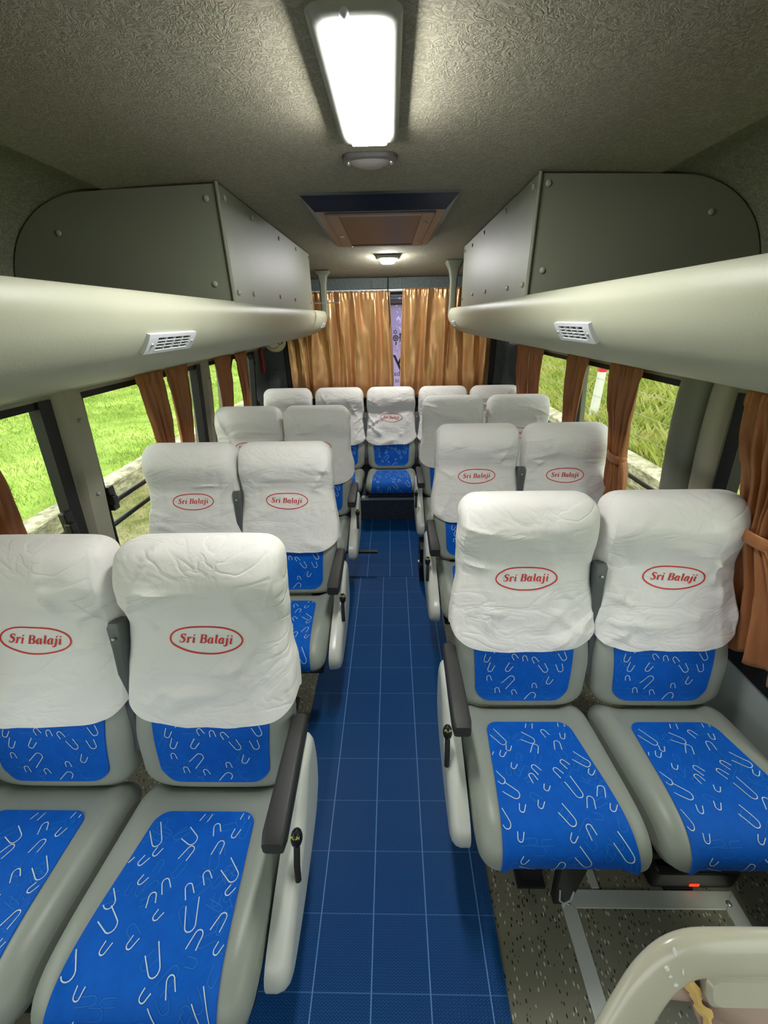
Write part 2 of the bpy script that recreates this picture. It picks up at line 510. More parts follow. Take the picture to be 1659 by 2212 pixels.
# black sill rails (window ledge) below the panes
for side in (-1, 1):
    w = MB()
    w.prism([(side * (wall_x(ZS) - 0.025), ZS - 0.045), (side * (wall_x(ZS) + 0.02), ZS - 0.045), (side * (wall_x(ZS) + 0.02), ZS + 0.03), (side * (wall_x(ZS) - 0.018), ZS + 0.03)], 1, YF, 3.41, 0)
    tag(w.build('trim_%d' % (3 if side < 0 else 4), M['black'], smooth=False, bevel=(0.005, 2)), kind='structure')

# windows
wi = 0
for side in (-1, 1):
    for k, (a, b) in enumerate(OPEN[side]):
        wi += 1
        e = tag(empty('window_%d' % wi, (side * 1.1, (a + b) / 2, ZS)), kind='structure')
        ox, oy, oz = side * 1.1, (a + b) / 2, ZS
        def bar(m, y0, y1, z0, z1, t0=0.0, t1=0.03):
            P = []
            for z in (z0, z1):
                for (xx, y) in ((wall_x(z) + t0, y0), (wall_x(z) + t1, y0), (wall_x(z) + t1, y1), (wall_x(z) + t0, y1)):
                    P.append((side * xx - ox, y - oy, z - oz))
            m.hexa(P[:4], P[4:])
        m = MB(); t = 0.022
        bar(m, a, b, ZH - t, ZH); bar(m, a, b, ZS, ZS + t)
        wide = 0.052 if (k == 0) else 0.026
        bar(m, b - wide, b, ZS, ZH, -0.008, 0.03); bar(m, a, a + (0.008 if k else 0.026), ZS, ZH, -0.004, 0.03)
        if side < 0 and k == 1: bar(m, b - 0.06, b - 0.026, ZS, ZH, -0.012, 0.03)
        if side < 0 and k == 3:
            for yy, zz in ((b, ZH), (a, ZH)):
                s_ = -1 if yy == b else 1
                m.prism([(yy - oy, zz - oz), (yy + s_ * 0.1 - oy, zz - oz), (yy + s_ * 0.055 - oy, zz - 0.03 - oz), (yy + s_ * 0.03 - oy, zz - 0.055 - oz), (yy - oy, zz - 0.1 - oz)], 0, side * 1.06 - ox, side * 1.1 - ox)
        if b - a > 0.5 and not (side < 0 and k == 3):
            yc = (a + b) / 2 + (0.35 if k == 0 else 0)
            if side < 0 and k == 1: pass
        m.build('window_frame', M['blackrub'], e, smooth=False)
        g = MB()
        g.hexa([(side * (wall_x(ZS) + 0.014) - ox, a - oy, 0), (side * (wall_x(ZS) + 0.018) - ox, a - oy, 0), (side * (wall_x(ZS) + 0.018) - ox, b - oy, 0), (side * (wall_x(ZS) + 0.014) - ox, b - oy, 0)],
               [(side * (wall_x(ZH) + 0.014) - ox, a - oy, ZH - oz), (side * (wall_x(ZH) + 0.018) - ox, a - oy, ZH - oz), (side * (wall_x(ZH) + 0.018) - ox, b - oy, ZH - oz), (side * (wall_x(ZH) + 0.014) - ox, b - oy, ZH - oz)])
        g.build('glass', M['glass'], e, smooth=False)
        if side < 0 and k in (0, 1):
            l = MB(); ly = (b - 0.075) if k == 0 else a + 0.02
            lx = side * (wall_x(0.87) - 0.012)
            l.box((lx - ox - 0.012, ly - oy - 0.018, 0.82 - oz), (lx - ox + 0.012, ly - oy + 0.018, 0.92 - oz))
            l.box((lx - ox + 0.006, ly - oy - 0.03, 0.85 - oz), (lx - ox + 0.03, ly - oy - 0.0, 0.885 - oz))
            l.build('window_latch', M['black'], e, smooth=False, bevel=(0.004, 2))

# pillar covers that stand proud of the wall
def pillar(side, y0, y1, mat, depth, nm, label, rounded):
    m = MB(); rows = []
    for z in np.linspace(ZS - 0.0, 1.34, 10):
        x0 = wall_x(z) + 0.01; r = []
        for k in range(13):
            u = k / 12
            if rounded: d = depth * math.sin(PI * u) ** 0.45
            else: d = depth * min(1.0, min(u, 1 - u) * 8)
            r.append((side * (x0 - d), y0 + (y1 - y0) * u, z))
        rows.append(r)
    m.grid(rows)
    o = m.build(nm, mat)
    tag(o, kind='structure')
    if not rounded:
        for z in (0.925, 1.2):
            s = MB(); s.sphere((side * (wall_x(z) - depth + 0.008), (y0 + y1) / 2, z), 0.008, 10, 6)
            s.build('screw', M['screw'] if z < 1 else M['screw_cap'], o)
    return o
pillar(-1, 1.305, 1.43, M['pillar'], 0.035, 'trim_5', '', False)
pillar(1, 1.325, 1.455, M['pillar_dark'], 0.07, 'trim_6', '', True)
pillar(1, 1.235, 1.318, M['pillar'], 0.05, 'trim_7', '', True)
pillar(1, 2.375, 2.475, M['pillar'], 0.03, 'trim_8', '', False)
pillar(-1, 2.43, 2.515, M['pillar'], 0.03, 'trim_9', '', False)

# rear wall with its window
w = MB()
WX0, WX1, WZ0, WZ1 = -0.86, 0.90, 0.80, 1.665
for lo, hi in (((-1.2, YB, 0), (WX0, YB + 0.06, 1.9)), ((WX1, YB, 0), (1.2, YB + 0.06, 1.9)), ((WX0, YB, 0), (WX1, YB + 0.06, WZ0)), ((WX0, YB, WZ1), (WX1, YB + 0.06, 1.9))):
    w.box(lo, hi)
tag(w.build('wall_back', M['backfabric'], smooth=False), kind='structure')
wi += 1
e = tag(empty('window_%d' % wi, (0, YB, WZ0)), kind='structure')
m = MB()
for lo, hi in (((WX0 - .05, -0.02, -.03), (WX0 + .05, 0.05, WZ1 - WZ0 + .02)), ((WX1 - .05, -0.02, -.03), (WX1 + .05, 0.05, WZ1 - WZ0 + .02)), ((WX0, -0.02, -.03), (WX1, .05, 0.05)), ((WX0, -0.02, WZ1 - WZ0 - 0.06), (WX1, 0.05, WZ1 - WZ0 - 0.02))):
    m.box(lo, hi)
m.build('window_frame', M['blackrub'], e, smooth=False, bevel=(0.008, 2))
g = MB(); g.box((WX0, 0.022, 0), (WX1, 0.026, WZ1 - WZ0)); g.build('glass', M['film'], e, smooth=False)
# printed marks on the rear glass, read from outside so mirrored in here
def on_glass(ob, x, z, s=1.0):
    ob.rotation_euler = (PI / 2, 0, 0); ob.location = (x, 0.018, z - WZ0)
for body, size, x, z in (('y', 0.22, 0.100, 1.175), ('ba', 0.06, 0.088, 1.05), ('ct', 0.05, 0.088, 0.99)):
    on_glass(text_mesh('glass_lettering', body, size, M['black'], e, 0.0006, mirror=True), x, z)
m = MB()
def ring(m, cx, cz, r, th, seg=20):
    P = [(cx + r * math.cos(a), cz + r * math.sin(a)) for a in np.linspace(0, 2 * PI, seg + 1)]
    L, R = strip(P, th); m.grid([[(p[0], 0.017, p[1] - WZ0) for p in L], [(p[0], 0.017, p[1] - WZ0) for p in R]])
ring(m, 0.075, 1.395, 0.012, 0.006); ring(m, 0.078, 1.345, 0.021, 0.007); ring(m, 0.078, 1.345, 0.007, 0.006)
for k in range(8):
    a = PI * k / 4; P = [(0.078 + 0.007 * math.cos(a), 1.345 + 0.007 * math.sin(a)), (0.078 + 0.027 * math.cos(a), 1.345 + 0.027 * math.sin(a))]
    L, R = strip(P, 0.004); m.grid([[(p[0], 0.017, p[1] - WZ0) for p in L], [(p[0], 0.017, p[1] - WZ0) for p in R]])
ring(m, 0.118, 1.375, 0.006, 0.008, 10)
for P, wd in (([(0.118, 1.368), (0.116, 1.335)], 0.009), ([(0.116, 1.335), (0.108, 1.31)], 0.005), ([(0.116, 1.335), (0.126, 1.308)], 0.005), ([(0.118, 1.36), (0.106, 1.345)], 0.004), ([(0.082, 1.315), (0.078, 1.29)], 0.010)):
    L, R = strip(P, wd); m.grid([[(p[0], 0.017, p[1] - WZ0) for p in L], [(p[0], 0.017, p[1] - WZ0) for p in R]])
ring(m, 0.158, 1.34, 0.032, 0.006)
m.build('glass_motif', M['black'], e, smooth=False)

# unseen front wall added to hold back sky light, open at the windscreen
w = MB()
w.box((-1.2, YF - 0.06, 0.0), (1.2, YF, 0.85)); w.box((-1.2, YF - 0.06, 1.42), (1.2, YF, 1.95)); w.box((-1.2, YF - 0.06, 0.85), (-1.0, YF, 1.42)); w.box((1.0, YF - 0.06, 0.85), (1.2, YF, 1.42))
tag(w.build('wall_front_blocker', M['side_fabric'], smooth=False), kind='structure')
# raised rear floor with its riser and edge strip
f = MB(); f.box((-1.12, 2.95, 0.0), (1.12, YB, 0.198)); tag(f.build('trim_10', M['riser'], smooth=False), kind='structure')
f = MB(); f.prism([(2.940, 0.183), (2.95, 0.183), (2.99, 0.199), (2.99, 0.204), (2.940, 0.204)], 0, -0.6, 0.6, 0); tag(f.build('trim_11', M['steel'], smooth=False), kind='structure')

# ------------------------------------------------------------------ floor things
def slab_mat(name, x0, x1, y0, y1, mat, label):
    m = MB(); ny = 2
    m.box((x0, y0, 0.0), (x1, y1, 0.006)); o = m.build(name, mat, smooth=False, bevel=(0.002, 2))
    tag(o, label, 'floor mat', 'blue aisle mats'); return o
slab_mat('floor_mat', -0.315, 0.31, -0.6, 2.13, m_mat('blue_front_mat', -0.024, 0.368, 0.1458), 'long blue ribbed runner mat with pale grid down the front aisle')
slab_mat('floor_mat', -0.31, 0.30, 2.132, 2.945, m_mat('blue_rear_mat', 0.016, 2.414, 0.146), 'short blue grid mat at the far end against the rear step')

h = empty('floor_hatch', (0.75, 0.3, 0.0)); tag(h, 'square metal framed floor hatch in front of the right front seats', 'floor hatch')
m = MB()
def hb(P):
    m.prism([(x - 0.75, y - 0.3) for x, y in P], 2, 0.0, 0.006)
hb([(0.505, 0.573), (0.545, 0.532), (0.955, 0.532), (1.0, 0.573)])
hb([(0.505, 0.573), (0.505, -0.05), (0.545, -0.05), (0.545, 0.532)])
hb([(0.955, 0.532), (0.955, -0.05), (1.0, -0.05), (1.0, 0.573)])
m.build('frame', M['steel'], h, smooth=False, bevel=(0.0015, 2))
m = MB(); m.box((0.545 - 0.75, -0.05 - 0.3, 0.0), (0.955 - 0.75, 0.532 - 0.3, 0.003)); m.build('panel', M['floor'], h, smooth=False)
for x, y in ((0.525, 0.545), (0.972, 0.545)):
    s = MB(); s.sphere((x - 0.75, y - 0.3, 0.006), 0.008, 12, 6, sc=(1, 1, 0.35)); s.build('screw', M['screw'], h)
m = MB(); m.box((0.605, 0.576, 0.0), (0.628, 0.86, 0.005)); o = m.build('floor_strip', M['steel'], smooth=False, bevel=(0.0015, 2))
tag(o, 'narrow metal floor strip running back from the hatch under the seats', 'metal strip')

# ------------------------------------------------------------------ seat
TILT = math.radians(16.5)
SL = 0.672          # backrest length
def bk(X, n, s):    # backrest frame -> seat local
    return (X, n * math.cos(TILT) + s * math.sin(TILT), 0.40 + s * math.cos(TILT) - n * math.sin(TILT))
W_TAB = [(0.0, 0.178), (0.06, 0.198), (0.16, 0.205), (0.30, 0.200), (0.42, 0.190), (0.52, 0.194), (0.60, 0.192), (0.672, 0.184)]
D_TAB = [(0.0, 0.050), (0.2, 0.052), (0.45, 0.048), (0.57, 0.070), (0.672, 0.064)]
C_TAB = [(0.0, 0.050), (0.15, 0.042), (0.30, 0.055), (0.45, 0.058), (0.58, 0.034), (0.672, 0.046)]
def sect(s, off=0.0):
    w = lerp_tab(W_TAB, s); d = lerp_tab(D_TAB, s); cn = lerp_tab(C_TAB, s)
    R = 0.05
    if s > SL - R:
        q = min(1.0, (s - (SL - R)) / R); e_ = R * (1 - math.sqrt(max(0.0, 1 - q * q))); w -= e_
        ee = 1 - (max(0.0, 1 - q ** 2.5)) ** (1 / 2.5); off_d = off * (1 - ee); d = d * (1 - ee * 0.985) + off_d
        return max(0.002, w + off), max(0.0012, d), cn
    if s < 0.04:
        q = (0.04 - s) / 0.04; w -= 0.04 * (1 - math.sqrt(max(0, 1 - q * q))); d -= 0.025 * (1 - math.sqrt(max(0, 1 - q * q)))
    return max(0.002, w + off), max(0.002, d + off), cn
def sgnpow(v, p): return math.copysign(abs(v) ** p, v)
def front_n(X, s):
    w, d, cn = sect(s); q = min(0.999, abs(X) / w)
    n = cn - d * (1 - q ** 4) ** 0.25
    return n + recess(X, s)
def recess(X, s):
    return 0.012 * (1 - smooth01((abs(X) - 0.125) / 0.05)) * (1 - smooth01((s - 0.5) / 0.1)) * smooth01(s / 0.05)
def backrest_mesh():
    m = MB(); rings = []
    for s in list(np.linspace(0.0, 0.04, 6)) + list(np.linspace(0.055, SL - 0.05, 26)) + [SL - 0.05 * (1 - math.sin(a)) for a in np.linspace(0.15, PI / 2, 9)]:
        w, d, cn = sect(s); r = []
        for k in range(64):
            a = 2 * PI * k / 64
            X = w * sgnpow(math.sin(a), 0.5); N = -d * sgnpow(math.cos(a), 0.5)
            if N < 0: N += recess(X, s)
            r.append(bk(X, cn + N, s))
        rings.append(r)
    m.loft(rings); return m
# blue fabric patch with its printed hooks (pattern stays in the panel's own mesh)
def hooks(seed, w, h, dens):
    """U-shaped marks scattered on a w x h sheet: list of (points, width, material index)"""
    rng = random.Random(seed); out = []
    placed = []
    for k in range(900):
        if len(placed) > w * h * 360: break
        kind = rng.choice((0, 0, 1, 2, 2, 3, 4))
        L = (0.014, 0.024, 0.040, 0.020, 0.033)[kind] * rng.uniform(0.85, 1.15); r = (0.006, 0.008, 0.010, 0.007, 0.011)[kind]
        cx, cy = rng.uniform(-w / 2, w / 2), rng.uniform(0, h)
        if any((cx - a_) ** 2 + (cy - b_) ** 2 < (0.48 * (L + c_) + 0.009) ** 2 for a_, b_, c_ in placed): continue
        placed.append((cx, cy, L))
        an = (math.radians(205), math.radians(20), math.radians(150), math.radians(-30), math.radians(122))[kind] + rng.uniform(-0.25, 0.25)
        pts = []
        for q in np.linspace(-1, 1, 17):
            if abs(q) > 0.45:
                y = L * (abs(q) - 0.45) / 0.55 * (1.0 if q < 0 else 0.8) - L * 0.4; x = r * math.copysign(1, q) * (1 + 0.35 * (abs(q) - 0.45))
            else:
                aa = q / 0.45 * PI / 2; x = r * math.sin(aa); y = -r * math.cos(aa) - L * 0.4
            pts.append((cx + x * math.cos(an) - y * math.sin(an), cy + x * math.sin(an) + y * math.cos(an)))
        out.append((pts, 0.0020, 1))
    for k in range(int(w * h * dens * 620)):
        cx = rng.uniform(-w / 2, w / 2); cy = rng.uniform(0, h); L = rng.uniform(0.015, 0.035); r = rng.uniform(0.005, 0.01); an = rng.uniform(0, 2 * PI)
        pts = []
        for q in np.linspace(-1, 1, 13):
            if abs(q) > 0.45: y = L * (abs(q) - 0.45) / 0.55; x = r * math.copysign(1, q)
            else: aa = q / 0.45 * PI / 2; x = r * math.sin(aa); y = -r * math.cos(aa)
            pts.append((cx + x * math.cos(an) - y * math.sin(an), cy + x * math.sin(an) + y * math.cos(an)))
        out.append((pts, 0.0013, 2))
    return out
def put_hooks(m, marks, fn, ok):
    for pts, w, mi in marks:
        L, R = strip(pts, w); run = []
        off = 0.0010 if mi == 1 else 0.0006
        for l, r in zip(L, R):
            if ok(l) and ok(r): run.append((l, r))
            else:
                if len(run) > 2: m.grid([[fn(p[0], p[1], off) for p, _ in run], [fn(q[0], q[1], off) for _, q in run]], mi)
                run = []
        if len(run) > 2: m.grid([[fn(p[0], p[1], off) for p, _ in run], [fn(q[0], q[1], off) for _, q in run]], mi)

def back_panel_mesh():
    m = MB(); s0, s1 = 0.028, 0.42
    def hw(s):
        base = 0.140 + 0.012 * smooth01(s / 0.3)
        r = 0.045
        if s - s0 < r: q = (r - (s - s0)) / r; base -= r * (1 - math.sqrt(max(0, 1 - q * q)))
        return base
    def fn(X, s, off): return bk(X, front_n(X, s) - 0.003 - off, s)
    ss = list(s0 + 0.045 * (1 - np.cos(np.linspace(0.0, PI / 2, 9)))) + list(np.linspace(s0 + 0.06, s1, 16))
    m.grid([[fn(u * hw(s), s, 0.0) for u in np.linspace(-1, 1, 21)] for s in ss])
    # skirt
    edge = [(-hw(s), s) for s in reversed(ss)] + [(hw(s), s) for s in ss]
    m.grid([[fn(x, s, 0.0) for x, s in edge], [bk(x * 1.005, front_n(x, s) + 0.003, s - 0.001) for x, s in edge]])
    marks = [([(x, y + s0) for x, y in p], w, mi) for p, w, mi in hooks(5, 0.32, s1 - s0, 0.95)]
    put_hooks(m, marks, fn, lambda p: s0 + 0.003 < p[1] < s1 - 0.005 and abs(p[0]) < hw(p[1]) - 0.002)
    return m
# cushion
CP = catmull([(0.03, 0.315), (0.04, 0.36), (0.0, 0.395), (-0.06, 0.407), (-0.16, 0.420), (-0.25, 0.431), (-0.315, 0.431), (-0.358, 0.414), (-0.379, 0.383), (-0.374, 0.348), (-0.345, 0.326), (-0.26, 0.318), (-0.1, 0.312)], 6)
CPA = [np.array(p) for p in CP]
CL = [0.0]
for a, b in zip(CPA, CPA[1:]): CL.append(CL[-1] + float(np.linalg.norm(b - a)))
def cpro(t):
    """arc-length point and outward normal of the cushion profile"""
    t = min(max(t, 0.0), CL[-1] - 1e-6)
    lo, hi = 0, len(CL) - 1
    while hi - lo > 1:
        mid = (lo + hi) // 2
        if CL[mid] <= t: lo = mid
        else: hi = mid
    q = (t - CL[lo]) / max(1e-9, CL[hi] - CL[lo]); p = CPA[lo] * (1 - q) + CPA[hi] * q
    a = CPA[max(0, lo - 1)]; b = CPA[min(len(CPA) - 1, hi + 1)]; d = (b - a) / np.linalg.norm(b - a)
    return p, np.array([d[1], -d[0]]) * 1.0
def cush_pt(x, t, off=0.0, W=0.2):
    p, n = cpro(t)
    ctr = np.array([-0.18, 0.36])
    if np.dot(n, p - ctr) < 0: n = -n
    R = 0.045; ax = abs(x); d = 0.010 * (smooth01((ax - 0.115) / 0.04)) * (1 if n[1] > -0.3 else 0)
    if ax > W - R: q = min(1.0, (ax - (W - R)) / R); d -= R * (1 - math.sqrt(max(0.0, 1 - q * q)))
    p = p + n * (d + off)
    return (x, float(p[0]), float(p[1]))
def cushion_mesh():
    m = MB(); ts = list(np.linspace(0.0, CL[-1], 74)); rings = []
    W = 0.2; R = 0.045
    xs = [-(W - R) - R * math.sin(a) for a in np.linspace(PI / 2 * 0.93, 0.0, 8)] + list(np.linspace(-0.15, 0.15, 22)) + [(W - R) + R * math.sin(a) for a in np.linspace(0.0, PI / 2 * 0.93, 8)]
    for x in xs: rings.append([cush_pt(x, t) for t in ts])
    m.loft(rings); return m
def t_at_y(y):
    best = None
    for k in range(len(CL)):
        p = CPA[k]
        if CL[k] > 0.08 and p[1] > 0.39 and (best is None or abs(p[0] - y) < best[0]): best = (abs(p[0] - y), CL[k])
    return best[1]
def cushion_panel_mesh():
    m = MB(); t0 = t_at_y(-0.045)
    t1 = [CL[k] for k in range(len(CL)) if CPA[k][0] < -0.33 and CPA[k][1] < 0.335][0]
    def hw(t):
        u = (t - t0) / 0.36; base = 0.120 + 0.034 * min(1.0, max(0.0, u)); r = 0.03
        if t - t0 < r: q = (r - (t - t0)) / r; base -= r * (1 - math.sqrt(max(0, 1 - q * q)))
        return base
    def fn(x, t, off): return cush_pt(x, t, 0.003 + off)
    tt = list(t0 + 0.03 * (1 - np.cos(np.linspace(0.0, PI / 2, 8)))) + list(np.linspace(t0 + 0.045, t1, 40))
    m.grid([[fn(u * hw(t), t, 0.0) for u in np.linspace(-1, 1, 25)] for t in tt])
    edge = [(-hw(t), t) for t in reversed(tt)] + [(hw(t), t) for t in tt]
    m.grid([[fn(x, t, 0.0) for x, t in edge], [cush_pt(x * 1.006, t, -0.003) for x, t in edge]])
    marks = [([(x, y + t0) for x, y in p], w, mi) for p, w, mi in hooks(11, 0.34, t1 - t0, 0.92)]
    put_hooks(m, marks, fn, lambda p: t0 + 0.004 < p[1] < t1 - 0.005 and abs(p[0]) < hw(p[1]) - 0.002)
    return m

def cover_mesh(seed):
    """white slip cover over the upper backrest; returns MB and a BVH used to lay the embroidery on it"""
    rng = random.Random(seed); m = MB()
    creases = []
    for k in range(34):
        cx, cs = rng.uniform(-0.17, 0.17), rng.uniform(0.2, 0.6); an = rng.choice([rng.gauss(0.0, 0.35), rng.gauss(0.9, 0.5), rng.gauss(-0.9, 0.5)])
        creases.append((cx, cs, math.cos(an), math.sin(an), rng.uniform(0.04, 0.13), rng.choice([-1, 1]) * rng.uniform(0.004, 0.010), rng.uniform(0.005, 0.014)))
    cor = (rng.uniform(-0.012, 0.018), rng.uniform(-0.012, 0.018)); sk = rng.uniform(-0.008, 0.008)
    def hem(X):
        q = min(1.0, max(0.0, (abs(X) - 0.085) / 0.116)); q = 1 - math.sqrt(1 - q * q)
        return 0.202 + 0.085 * q + sk * X / 0.2 + 0.006 * noise.noise(Vector((X * 14, seed, 0)))
    NA, NS = 128, 84
    rings = []
    for j in range(NS + 1):
        v = j / NS; r = []
        for k in range(NA):
            a = 2 * PI * k / NA
            sx = sgnpow(math.sin(a), 0.5); cn_ = sgnpow(math.cos(a), 0.5)
            Xa = 0.2 * sx
            s0 = hem(Xa) if math.cos(a) > 0 else 0.265 + 0.02 * abs(math.cos(a))
            top = SL + 0.004
            s = s0 + (top - s0) * (math.sin(v * PI / 2) ** 0.9)
            low = 1 - smooth01((s - s0) / 0.22)
            w, d, cn = sect(min(s * SL / top, SL - 0.00002), 0.007)
            w += 0.012 * low + 0.004 * noise.noise(Vector((s * 16, seed * 3.1, math.copysign(1, sx))))
            X = w * sx; N = -d * cn_
            amt = 1.0 - smooth01((s - (SL - 0.04)) / 0.04)
            dn = 0.0
            dn += (0.011 * noise.noise(Vector((X * 5.5, s * 6.5, seed * 1.7 + cn_ * 2))) + 0.0045 * noise.noise(Vector((X * 15, s * 22, seed * 2.3 + cn_ * 2)))) * (0.5 + low) * (0.3 + 0.7 * amt)
            for cx, cs, ca, sa, ln, am, wd in creases:
                u = (X - cx) * ca + (s - cs) * sa; t = -(X - cx) * sa + (s - cs) * ca
                if abs(u) < ln * 1.6 and abs(t) < wd * 3 and cn_ > 0:
                    dn += (0.35 if (abs(X) < 0.11 and 0.36 < s < 0.49) else 1.0) * am * math.exp(-abs(t) / wd) * math.exp(-(u / ln) ** 4)
            for fs in (0.335, 0.50): dn -= 0.0022 * math.exp(-((s - fs) / 0.004) ** 2)
            dn -= 0.003 * math.exp(-((s - s0) / 0.006) ** 2)
            sm = math.exp(-((abs(sx) - 0.93) / 0.02) ** 2) * (1 if cn_ > 0 else 0); dn += 0.0025 * sm * amt
            N += -math.copysign(1, cn_) * min(abs(cn_), 1) * (abs(dn) * 0.5 + dn * 0.8 + 0.004 * low)
            r.append(bk(X, cn + N, s))
        rings.append(r)
    m.grid(rings, close_u=True)
    top = rings[-1]; n = len(top); c_ = [sum(p[k] for p in top) / n for k in range(3)]
    m.add(list(top) + [c_], [(i, (i + 1) % n, n) for i in range(n)])
    bvh = BVHTree.FromPolygons([Vector(p) for p in m.v], m.f)
    return m, bvh
NDIR = Vector(bk(0, -1, 0)) - Vector(bk(0, 0, 0))      # forward normal of the backrest frame
def on_cover(bvh, X, s, off=0.0012):
    o = Vector(bk(X, -0.4, s)); h = bvh.ray_cast(o, -NDIR)
    p = h[0] if h[0] is not None else Vector(bk(X, 0, s))
    return tuple(p + NDIR * off)
# serif italic letters drawn as strokes : (points, width)
K = 0.105
GL = {
 'S': (0.60, [([(.50,.58),(.44,.68),(.30,.725),(.17,.68),(.13,.57),(.20,.47),(.36,.38),(.45,.27),(.42,.11),(.27,.02),(.12,.05),(.05,.16)], [.03,.06,.06,.08,.12,.13,.14,.13,.10,.06,.05,.03]), ([(.50,.74),(.50,.54)], .035), ([(.05,.22),(.05,0.0)], .035)]),
 'r': (0.46, [([(.14,.47),(.14,.0)], .12), ([(.02,.47),(.15,.47)], .035), ([(.02,.015),(.27,.015)], .035), ([(.16,.28),(.22,.41),(.32,.47),(.40,.45)], [.04,.05,.06,.09]), ([(.36,.45),(.42,.38)], .09)]),
 'i': (0.34, [([(.15,.47),(.15,.0)], .12), ([(.03,.47),(.16,.47)], .035), ([(.15,.03),(.22,.0),(.30,.08)], [.06,.04,.03]), ([(.10,.66),(.21,.66)], .11)]),
 'B': (0.70, [([(.16,.72),(.16,.0)], .13), ([(.02,.71),(.40,.71)], .035), ([(.02,.012),(.42,.012)], .035), ([(.16,.375),(.40,.375)], .03), ([(.38,.71),(.50,.66),(.53,.54),(.48,.42),(.38,.375)], [.04,.10,.13,.10,.03]), ([(.38,.375),(.53,.33),(.58,.20),(.53,.06),(.40,.012)], [.03,.10,.14,.10,.04])]),
 'a': (0.56, [([(.40,.47),(.40,.10),(.46,.0),(.54,.06)], [.11,.11,.07,.03]), ([(.40,.43),(.28,.475),(.14,.41),(.07,.25),(.09,.08),(.20,.0),(.32,.05),(.40,.16)], [.04,.05,.09,.12,.11,.06,.04,.03])]),
 'l': (0.34, [([(.15,.74),(.15,.06)], .12), ([(.03,.74),(.16,.74)], .035), ([(.15,.04),(.22,.0),(.30,.08)], [.08,.05,.03])]),
 'j': (0.34, [([(.18,.47),(.18,-.08),(.12,-.19),(.0,-.2),(-.05,-.13)], [.12,.12,.08,.05,.09]), ([(.05,.47),(.20,.47)], .035), ([(.13,.66),(.24,.66)], .11)]),
 ' ': (0.28, []),
}
def lettering():
    strokes = []; x = 0.0
    for ch in 'Sri Balaji':
        adv, st = GL[ch]
        for pts, w in st:
            n = 4 if len(pts) > 2 else 3
            if isinstance(w, list):
                P = catmull([(a, b, c_) for (a, b), c_ in zip(pts, w)], n); q = [(p[0], p[1]) for p in P]; ww = [p[2] for p in P]
            elif len(pts) > 2: q = [tuple(p) for p in catmull(pts, n)]; ww = [w] * len(q)
            else: q = [(pts[0][0] + (pts[1][0] - pts[0][0]) * k / 4, pts[0][1] + (pts[1][1] - pts[0][1]) * k / 4) for k in range(5)]; ww = [w] * 5
            strokes.append(([(a + x + 0.22 * b, b) for a, b in q], ww))
        x += adv + 0.045
    return strokes, x - 0.045
LET, LW = lettering()
def logo_mesh(bvh, rng):
    m = MB(); sc = 0.131 / LW; cs = 0.425; cx = rng.uniform(-0.006, 0.01); rot = rng.uniform(-0.05, 0.03)
    def place(u, v, off): return on_cover(bvh, cx + u * math.cos(rot) - v * math.sin(rot), cs + u * math.sin(rot) + v * math.cos(rot), off)
    for pts, ww in LET:
        P = [((a - LW / 2 - 0.06) * sc, (b - 0.30) * sc * 1.12) for a, b in pts]; L, R = strip(P, [w * sc * 1.3 for w in ww])
        m.grid([[place(p[0], p[1], 0.0016) for p in L], [place(p[0], p[1], 0.0016) for p in R]])
    wb = rng.uniform(-0.1, 0.1)
    P = []
    for a in np.linspace(0, 2 * PI, 73):
        ca, sa = math.cos(a), math.sin(a)
        P.append((0.088 * sgnpow(ca, 0.92), 0.034 * sgnpow(sa, 0.98) * (1 + 0.05 * math.sin(3 * a + wb * 9))))
    L, R = strip(P, 0.0036)
    m.grid([[place(p[0], p[1], 0.0014) for p in L], [place(p[0], p[1], 0.0014) for p in R]])
    return m

def rounded_box(m, lo, hi, mi=0): m.box(lo, hi, mi)

def arm_mesh(sd):
    """aisle armrest on its pivot, seat local; sd = side of the aisle (+1/-1)"""
    m = MB(); xc = sd * 0.223; rings = []
    path = [(0.088, 0.572, 0.015, 0.018), (0.070, 0.577, 0.020, 0.022), (0.0, 0.576, 0.021, 0.022), (-0.10, 0.572, 0.023, 0.022), (-0.175, 0.570, 0.024, 0.021), (-0.195, 0.568, 0.021, 0.017)]
    for y, z, hw, hh in path: rings.append([(xc + a, y, z + b) for a, b in rrect(hw, hh, 0.009)])
    m.loft(rings); return m
def side_cover_mesh(sd):
    m = MB()
    P = catmull([(0.095, 0.50), (0.10, 0.43), (0.075, 0.34), (0.0, 0.285), (-0.12, 0.262), (-0.225, 0.258), (-0.295, 0.27), (-0.318, 0.315), (-0.298, 0.36), (-0.21, 0.402), (-0.11, 0.440), (-0.06, 0.495), (-0.02, 0.535), (0.03, 0.548), (0.075, 0.538), (0.095, 0.50)], 4)[:-1]
    # dished plate: inset rings give it a swollen outer face
    cy = sum(p[0] for p in P) / len(P); cz = sum(p[1] for p in P) / len(P)
    n = len(P); nor = []
    for i in range(n):
        d = P[(i + 1) % n] - P[i - 1]; d = d / np.linalg.norm(d); nor.append(np.array([d[1], -d[0]]))
    area = sum(P[i][0] * P[(i + 1) % n][1] - P[(i + 1) % n][0] * P[i][1] for i in range(n))
    if area < 0: nor = [-k for k in nor]
    def ringp(x, ins): return [(sd * x, P[i][0] - nor[i][0] * ins, P[i][1] - nor[i][1] * ins) for i in range(n)]
    rings = [ringp(0.206, 0.0), ringp(0.228, 0.0), ringp(0.240, 0.004), ringp(0.248, 0.012), ringp(0.252, 0.024), ringp(0.253, 0.034)]
    m.loft(rings); return m
